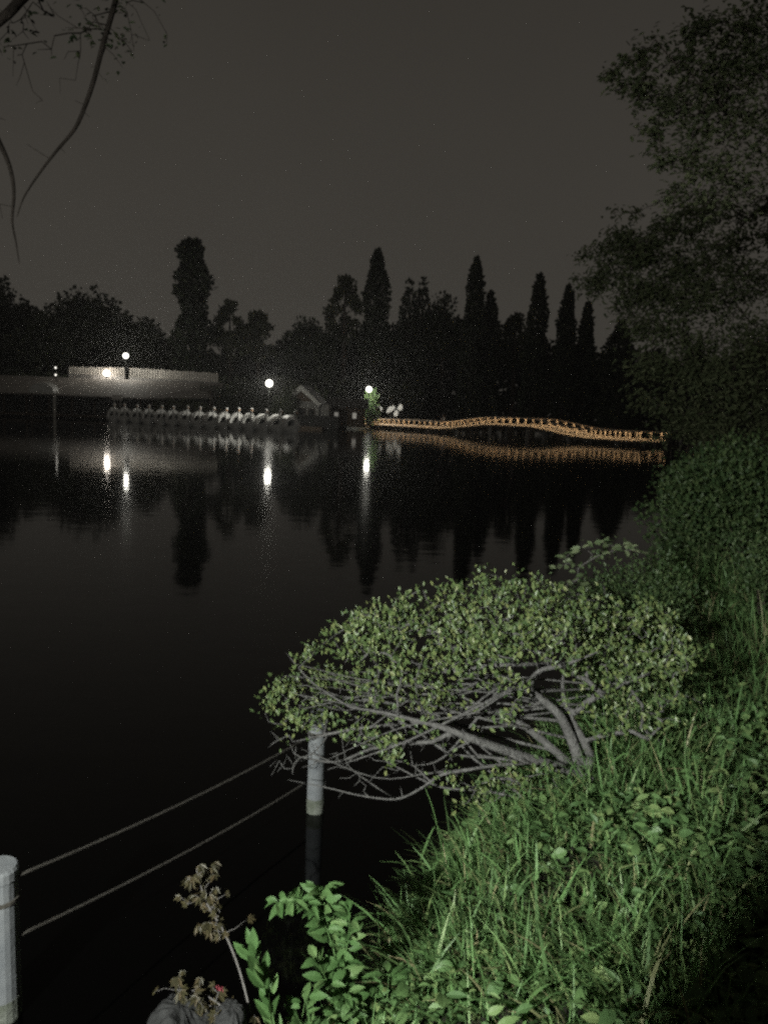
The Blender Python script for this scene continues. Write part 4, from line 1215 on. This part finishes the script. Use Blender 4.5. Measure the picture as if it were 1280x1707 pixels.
def rock(px, py, Y, r3, label, seed):
    c = np.array(aty(px, py, Y))
    g = np.random.default_rng(seed)
    u, v = np.meshgrid(np.linspace(0, 2 * math.pi, 28, endpoint=False), np.linspace(-1.5, 1.5, 15))
    d = np.stack([np.cos(u) * np.cos(v), np.sin(u) * np.cos(v), np.sin(v)], 2).reshape(-1, 3)
    rr = np.ones(len(d))
    for k in range(14):
        a_ = unit(g.normal(size=3)); rr = np.minimum(rr, g.uniform(.72, .95) / np.maximum(.05, d @ a_))
    rr *= 1 + .03 * np.sin(d[:, 0] * 17 + d[:, 2] * 11) + .02 * np.sin(d[:, 1] * 29 + d[:, 2] * 23)
    V = d * rr[:, None] * np.array(r3)
    F = []
    for j_ in range(14):
        for i_ in range(28): F.append([j_ * 28 + i_, j_ * 28 + (i_ + 1) % 28, (j_ + 1) * 28 + (i_ + 1) % 28, (j_ + 1) * 28 + i_])
    mb = MB().add(V, [np.array(F), np.array([[14 * 28 + q for q in range(28)]]), np.array([list(range(28))[::-1]])])
    o = mb.build('rock', M['rock'], None, False); o.location = tuple(c)
    return tag(o, label, 'rock')
rock(302, 1728, 2.26, (.11, .12, .12), 'larger grey rock at the bottom edge under the maple leaves', 3)
rock(385, 1705, 2.24, (.05, .06, .07), 'smaller pale rock right of the larger grey rock', 8)
rp_ = aty(366, 1648, 2.25)
mb = MB()
n_ = 9
V = []
for a_ in range(n_):
    for b2 in range(5):
        V.append((a_ / 8 * .034 - .017, .006 * math.sin(a_ * 1.9 + b2), (b2 / 4 - .5) * .02 * (1 - .5 * abs(a_ / 4 - 1)) + .004 * math.sin(a_ * 1.3)))
mb.add(V, np.array([[a_ * 5 + b2, a_ * 5 + b2 + 1, a_ * 5 + b2 + 6, a_ * 5 + b2 + 5] for a_ in range(8) for b2 in range(4)]))
o = mb.build('scrap', M['red']); o.location = rp_; o.rotation_euler = (0, .45, 0); o.scale = (.8, .8, .8)
tag(o, 'small crumpled red scrap among the maple leaves', 'scrap')

def reed(pts, leavesl, label, rad=.0035):
    P0 = np.array(pts[0]); r_ = empty('reed', tuple(P0), label, 'reed')
    S = Skel(); S.limb([np.array(p) - P0 for p in pts], [rad * (1 - .5 * k / (len(pts) - 1)) for k in range(len(pts))], sub=4)
    S.mesh(rad * .5, .3, rad).build('stalk', M['weed'], r_, True)
    for (a_, b2, w) in leavesl:
        a_ = np.array(a_) - P0; b2 = np.array(b2) - P0; c = (a_ + b2) / 2 + np.array([0, 0, .03])
        mb = MB(); V = []
        for tt in np.linspace(0, 1, 8):
            q = a_ * (1 - tt) ** 2 + 2 * tt * (1 - tt) * c + b2 * tt * tt
            hw_ = w * (.25 + 1.6 * tt * (1 - tt) ** .6 * 1.1) * (1 if tt < .99 else .02)
            V += [q + np.array([-hw_ * .5, 0, hw_ * .25]), q + np.array([hw_ * .5, 0, -hw_ * .25])]
        mb.add(V, np.array([[2 * k, 2 * k + 1, 2 * k + 3, 2 * k + 2] for k in range(7)])).build('blade', M['weed'], r_)
reed([g_(752, 1500, Y=3.15), g_(738, 1420, Y=3.17), g_(722, 1350, Y=3.18), g_(708, 1312, Y=3.2)],
     [(g_(724, 1378, Y=3.17), g_(700, 1438, Y=3.12), .010), (g_(737, 1430, Y=3.16), g_(712, 1466, Y=3.1), .010)], 'tall bare reed stalk with two drooping blades over the water')
reed([g_(815, 1470, Y=3.25), g_(820, 1400, Y=3.25), g_(830, 1310, Y=3.28)], [(g_(819, 1408, Y=3.25), g_(786, 1412, Y=3.2), .012)], 'pale upright stalk with one sideways blade under the shrub')
reed([g_(1030, 1370, Y=3.5), g_(1018, 1300, Y=3.5), g_(1010, 1215, Y=3.55), g_(1003, 1165, Y=3.58)], [(g_(1015, 1280, Y=3.5), g_(1045, 1255, Y=3.5), .012), (g_(1010, 1215, Y=3.55), g_(985, 1190, Y=3.5), .01)], 'tall green stalk growing beside the shrub trunk')
rd = empty('grass_tuft', tuple(g_(672, 1605, Y=2.7)), 'tuft of stiff blades sticking out left over the water', 'grass tuft')
mb = MB(); P0 = g_(672, 1605, Y=2.7)
for (x, y, w) in [(618, 1500, .010), (605, 1512, .009), (600, 1545, .008), (588, 1557, .008), (622, 1572, .010), (625, 1586, .009), (612, 1470, .006), (632, 1506, .007)]:
    a_ = np.zeros(3); b2 = g_(x, y, Y=2.62) - P0
    c = (a_ + b2) / 2 + np.array([.01, 0, .03]); V = []
    for tt in np.linspace(0, 1, 8):
        q = a_ * (1 - tt) ** 2 + 2 * tt * (1 - tt) * c + b2 * tt * tt; hw_ = w * (1 - tt ** 2 * .95)
        V += [q + np.array([hw_ * .3, 0, hw_ * .45]), q - np.array([hw_ * .3, 0, hw_ * .45])]
    mb.add(V, np.array([[2 * k, 2 * k + 1, 2 * k + 3, 2 * k + 2] for k in range(7)]))
mb.build('blades', M['grass'], rd)

# white flowers
fc = g_(1160, 1192, Y=4.75)
fl = empty('white_flower', tuple(fc - np.array([0, 0, .35])), 'small cluster of white flowers in the dark grass right of the shrub', 'flower')
mb = MB(); ms = MB()
for k in range(7):
    o_ = rng.normal(size=3) * np.array([.03, .03, .018]) + np.array([0, 0, .35])
    ms.tube([(0, 0, -.05), (o_[0] * .4, o_[1] * .4, .2), tuple(o_)], .002, 4)
    a_ = np.arange(5) * 1.2566 + rng.random()
    leaves(mb, np.repeat(o_[None], 5, 0), np.stack([np.cos(a_), np.full(5, -.5), np.sin(a_)], 1), np.tile([0, -1.0, .3], (5, 1)), .014, .011, .1)
ms.build('stalks', M['weed'], fl); mb.build('petals', M['petal'], fl)

# ------------------------------------------------------------------ bushes down the bank
c = aty(1060, 1000, 6.6)
b1 = round_bush('low_bush', (c.x, 6.6), .62, .6, .62, 5200, .034, M['bushleaf'], 'rounded low green bush just behind the leaning shrub', 'bush', lumps=14)
c2 = aty(985, 985, 6.3)
sp2 = empty('broadleaf_bush', (c2.x + .15, 6.3, .2), 'pale broad-leaved sprig arching out over the water behind the shrub', 'sprig')
P0 = np.array(sp2.location); S = Skel()
rtn = S.limb([np.zeros(3), g_(1010, 1010, Y=6.3) - P0, g_(1005, 975, Y=6.3) - P0], [.012, .01, .007], sub=3)
tg = [g_(x, y, Y=6.3 + rng.normal() * .06) - P0 for x, y in [(930, 945), (940, 930), (950, 922), (968, 908), (985, 912), (1000, 905), (1015, 908), (1030, 905), (1055, 908), (1060, 918), (960, 968), (945, 975), (925, 985), (970, 990), (985, 1000), (975, 975), (1000, 925), (915, 975), (1035, 915), (955, 940), (945, 985)]]
S.grow(tg, .05, .12, (0, 0, 0), .5); S.mesh(.003, .4, .012).build('stems', M['twig'], sp2, True)
P = np.repeat(np.array(tg), 5, 0) + rng.normal(size=(len(tg) * 5, 3)) * .025; n = len(P)
mb = MB(); az_ = rng.random(n) * 6.28
leaves(mb, P, np.stack([np.cos(az_) - .3, np.sin(az_), rng.uniform(-.4, .5, n)], 1), unit(np.array([0, -.5, .8]) + rand_dir(n) * .4), .075 * rng.uniform(.6, 1.2, n), .04, .12, .2)
mb.build('leaves', M['sprayleaf'], sp2)
c = aty(1215, 860, 9.6)
round_bush('large_bush', (c.x + .35, 9.6), 1.30, 1.3, (aty(1200, 724, 9.6).z - .35) / 1.42, 13000, .055, M['bushleaf'], 'large dim rounded bush at the right edge above the low bush', 'bush', lumps=22, base=.35)
c = aty(1175, 770, 13.5)
round_bush('large_bush', (c.x + .9, 13.5), 1.7, 1.5, (aty(1200, 722, 13.5).z - .35) / 1.45, 8000, .075, M['bushleaf'], 'dim bush behind the large one, hiding the bridge end', 'bush', lumps=18, base=.35)
c = aty(1230, 1030, 6.9)
round_bush('dark_bush', (c.x + .25, 7.0), .5, .5, .62, 2600, .035, M['bushleaf'], 'small dim bush at the right edge below the large bush', 'bush', lumps=9)

# ------------------------------------------------------------------ trees that frame the view
def clump_tree(name, trunk_pts, trunk_r, clumps, leaf, aspect, m, label, step=.25, limbs=(), tips_per=5, bark='dark_bark', rtip=.004, rmax=.2, cat='tree', droop=.15, bare=(), jit=.14):
    P0 = np.array(trunk_pts[0], float)
    r_ = empty(name, tuple(P0), label, cat)
    S = Skel(); S.limb([np.array(p) - P0 for p in trunk_pts], trunk_r, sub=4)
    for pts, rr, par in limbs:
        S.limb([np.array(p) - P0 for p in pts], rr, par=len(S.p) - 1 if par is None else par, sub=4)
    T = []; P = []
    for (c, rad, n) in clumps:
        c = np.array(c) - P0
        tips = c + rng.normal(size=(tips_per, 3)) * rad * .45
        T += list(tips)
        kk_ = rng.integers(0, tips_per, n)
        P.append(tips[kk_] + rng.normal(size=(n, 3)) * rad * .32 * np.array([1, 1, .7]))
    S.grow(T + [np.array(q) - P0 for q in bare], step, jit, np.array(trunk_pts[-1]) - P0, .4)
    S.mesh(rtip, .42, rmax).build('trunk', M[bark], r_, True)
    if P:
        P = np.concatenate(P); n = len(P)
        mb = MB(); az_ = rng.random(n) * 6.283
        sz = leaf * rng.uniform(.6, 1.25, n)
        leaves(mb, P, np.stack([np.cos(az_), np.sin(az_), rng.uniform(-.8, .4, n)], 1), unit(np.array([0, -.3, .9]) + rand_dir(n) * .6), sz, sz * aspect, .1, droop)
        mb.build('crown', m, r_)
    return r_
cl = []
for (x, y, Y, r_, n) in [(1010, 128, 7.6, .10, 70), (1035, 125, 7.6, .16, 130), (1060, 95, 7.6, .10, 60), (1080, 135, 7.7, .2, 220), (1055, 150, 7.6, .12, 80), (1110, 110, 7.7, .25, 280), (1140, 80, 7.8, .25, 230), (1160, 40, 7.8, .14, 90), (1150, 130, 7.8, .3, 380),
                       (1195, 110, 8, .35, 420), (1200, 60, 8, .3, 260), (1250, 60, 8, .35, 420), (1250, 30, 8.1, .25, 200), (1270, 110, 8, .4, 460), (1110, 165, 7.7, .18, 150), (1240, 160, 8, .35, 330), (1105, 215, 7.7, .18, 130), (1150, 200, 7.8, .25, 240), (1200, 190, 7.9, .3, 300), (1100, 240, 7.7, .13, 90), (1160, 250, 7.8, .28, 260), (1220, 240, 8, .35, 340),
                       (1120, 275, 7.8, .17, 130), (1140, 310, 7.8, .2, 200), (1170, 290, 7.8, .22, 200), (1265, 220, 8, .35, 300), (1260, 290, 8, .3, 150), (1210, 320, 8, .2, 70), (1290, 160, 8, .5, 500), (1110, 340, 7.8, .1, 40), (1320, 60, 8, .5, 300)]:
    cl.append((aty(x, y, Y), r_, n))
cl = [(a_, b_, int(c2_ * 1.0)) for a_, b_, c2_ in cl]
clump_tree('overhanging_tree', [(5.6, 7.2, .5), (5.5, 7.3, 2.5), (5.2, 7.5, 4.6), (4.6, 7.7, 6.2)], [.22, .18, .12, .06], cl, .062, .5, M['paleleaf'],
           'near dark tree reaching leafy branches in from the upper right', rtip=.0035, rmax=.1)
cl = []
for (x, y, r_, n) in [(1150, 350, .35, 90), (1200, 340, .4, 130), (1250, 350, .5, 220), (1280, 320, .5, 200), (1220, 385, .5, 220), (1180, 365, .3, 70), (1040, 375, .3, 150), (1030, 410, .4, 260), (1060, 430, .5, 380), (1000, 450, .35, 200), (985, 480, .25, 90), (1020, 480, .5, 360), (1110, 400, .4, 260), (1115, 370, .25, 110), (1100, 440, .6, 420), (1160, 410, .5, 260), (1180, 380, .45, 200), (1080, 490, .6, 420), (1140, 470, .6, 380),
                    (1060, 530, .5, 300), (1120, 540, .7, 460), (1200, 440, .7, 420), (1250, 410, .6, 330), (1190, 510, .8, 520), (1260, 480, .8, 520), (1100, 590, .7, 460), (1170, 590, .8, 560), (1250, 570, .9, 620), (1085, 640, .6, 330), (1150, 660, .8, 520), (1230, 650, .9, 620), (1290, 520, .9, 400), (1300, 620, .9, 400), (1200, 700, .7, 420), (1270, 710, .8, 460), (1130, 700, .5, 240)]:
    Y = 15.5 + rng.uniform(-.8, .8)
    cl.append((aty(x, y, Y), r_, int(n * 1.5)))
tx = aty(1330, 700, 16.5)
clump_tree('bank_tree', [(tx.x, 16.5, .5), (tx.x - .1, 16.5, 2.5), (tx.x - .6, 16.2, 4.5), (tx.x - 1.2, 15.9, 6.0)], [.25, .2, .13, .05], cl, .105, .42, M['paleleaf'],
           'soft leafy tree on the right bank leaning over the pond', rtip=.005, rmax=.14, step=.35, droop=.3)

# tree behind the photographer: its unseen trunk is placed and sized to shade the lower right, its boughs hang into the upper left
def c_(x, y, Y): return np.array(aty(x, y, Y))
TX, TY = -.79, -.325
limb1 = [c_(250, -160, 3.9), c_(205, -40, 4.0), c_(185, 30, 4.0), c_(172, 75, 4.0), c_(158, 130, 4.0), c_(143, 175, 4.02), (c_(125, 215, 4.04)), c_(92, 255, 4.08), c_(62, 295, 4.1), c_(40, 330, 4.12), c_(29, 362, 4.14)]
limb2 = [c_(-110, 60, 3.9), c_(-45, 150, 4.0), c_(-8, 222, 4.05), c_(16, 275, 4.1), c_(24, 320, 4.12), c_(21, 368, 4.12), c_(27, 402, 4.15), c_(33, 440, 4.15)]
limb3 = [c_(165, -60, 4.2), c_(60, -20, 4.0), c_(15, 22, 3.9), c_(-30, 60, 3.9)]
cl = [(c_(x, y, Y), r_ * 1.15, max(2, int(n * .55))) for (x, y, Y, r_, n) in [(205, 60, 4.0, .10, 26), (225, 66, 4.0, .07, 16), (140, 60, 4.1, .10, 22), (180, 20, 4.0, .12, 30), (60, 38, 4.2, .09, 18), (85, 30, 4.2, .06, 10), (130, 25, 4.1, .08, 14), (20, 65, 4.0, .10, 26), (5, 80, 3.9, .07, 16), (38, 62, 4.1, .06, 10), (200, 105, 4.0, .08, 12), (280, 65, 4.1, .03, 3), (260, 8, 4.0, .05, 8), (155, 50, 4.0, .06, 10), (100, 90, 4.1, .05, 6), (215, 5, 4.0, .1, 20), (-30, 40, 3.9, .2, 60), (100, -60, 4.1, .3, 90)]]
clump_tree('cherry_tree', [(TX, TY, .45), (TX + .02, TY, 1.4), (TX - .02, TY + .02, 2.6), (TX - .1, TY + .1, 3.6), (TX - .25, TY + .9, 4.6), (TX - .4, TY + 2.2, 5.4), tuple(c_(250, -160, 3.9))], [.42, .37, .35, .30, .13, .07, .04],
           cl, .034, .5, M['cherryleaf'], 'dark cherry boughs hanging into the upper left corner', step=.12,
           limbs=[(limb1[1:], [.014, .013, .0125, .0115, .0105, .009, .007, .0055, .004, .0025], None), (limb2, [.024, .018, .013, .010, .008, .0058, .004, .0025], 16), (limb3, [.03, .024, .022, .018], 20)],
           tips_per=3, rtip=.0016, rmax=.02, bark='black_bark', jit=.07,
           bare=[c_(100, 130, 4.1), c_(60, 172, 4.15), c_(10, 200, 4.15), c_(135, 85, 4.1), c_(5, 365, 4.2), c_(110, 255, 4.1), c_(150, 195, 4.05), c_(0, 340, 4.15), c_(250, 68, 4.0), c_(165, 110, 4.1), c_(45, 240, 4.1)] + [c_(rng.uniform(-20, 235), rng.uniform(0, 1) ** 1.5 * 170, 4.05 + rng.normal() * .08) for _ in range(46)])

# ------------------------------------------------------------------ night haze over the pond
hm = bpy.data.materials.new('haze')
hm.use_nodes = True
t = hm.node_tree; t.nodes.clear()
pv = t.nodes.new('ShaderNodeVolumePrincipled')
pv.inputs['Color'].default_value = (.9, .9, .92, 1)
pv.inputs['Density'].default_value = .00065
pv.inputs['Anisotropy'].default_value = .72
ou = t.nodes.new('ShaderNodeOutputMaterial')
t.links.new(pv.outputs[0], ou.inputs['Volume'])
hz = MB().box((0, 80, 18), (420, 250, 40)).build('haze', hm)
tag(hz, 'thin night haze hanging over the pond', kind='stuff')
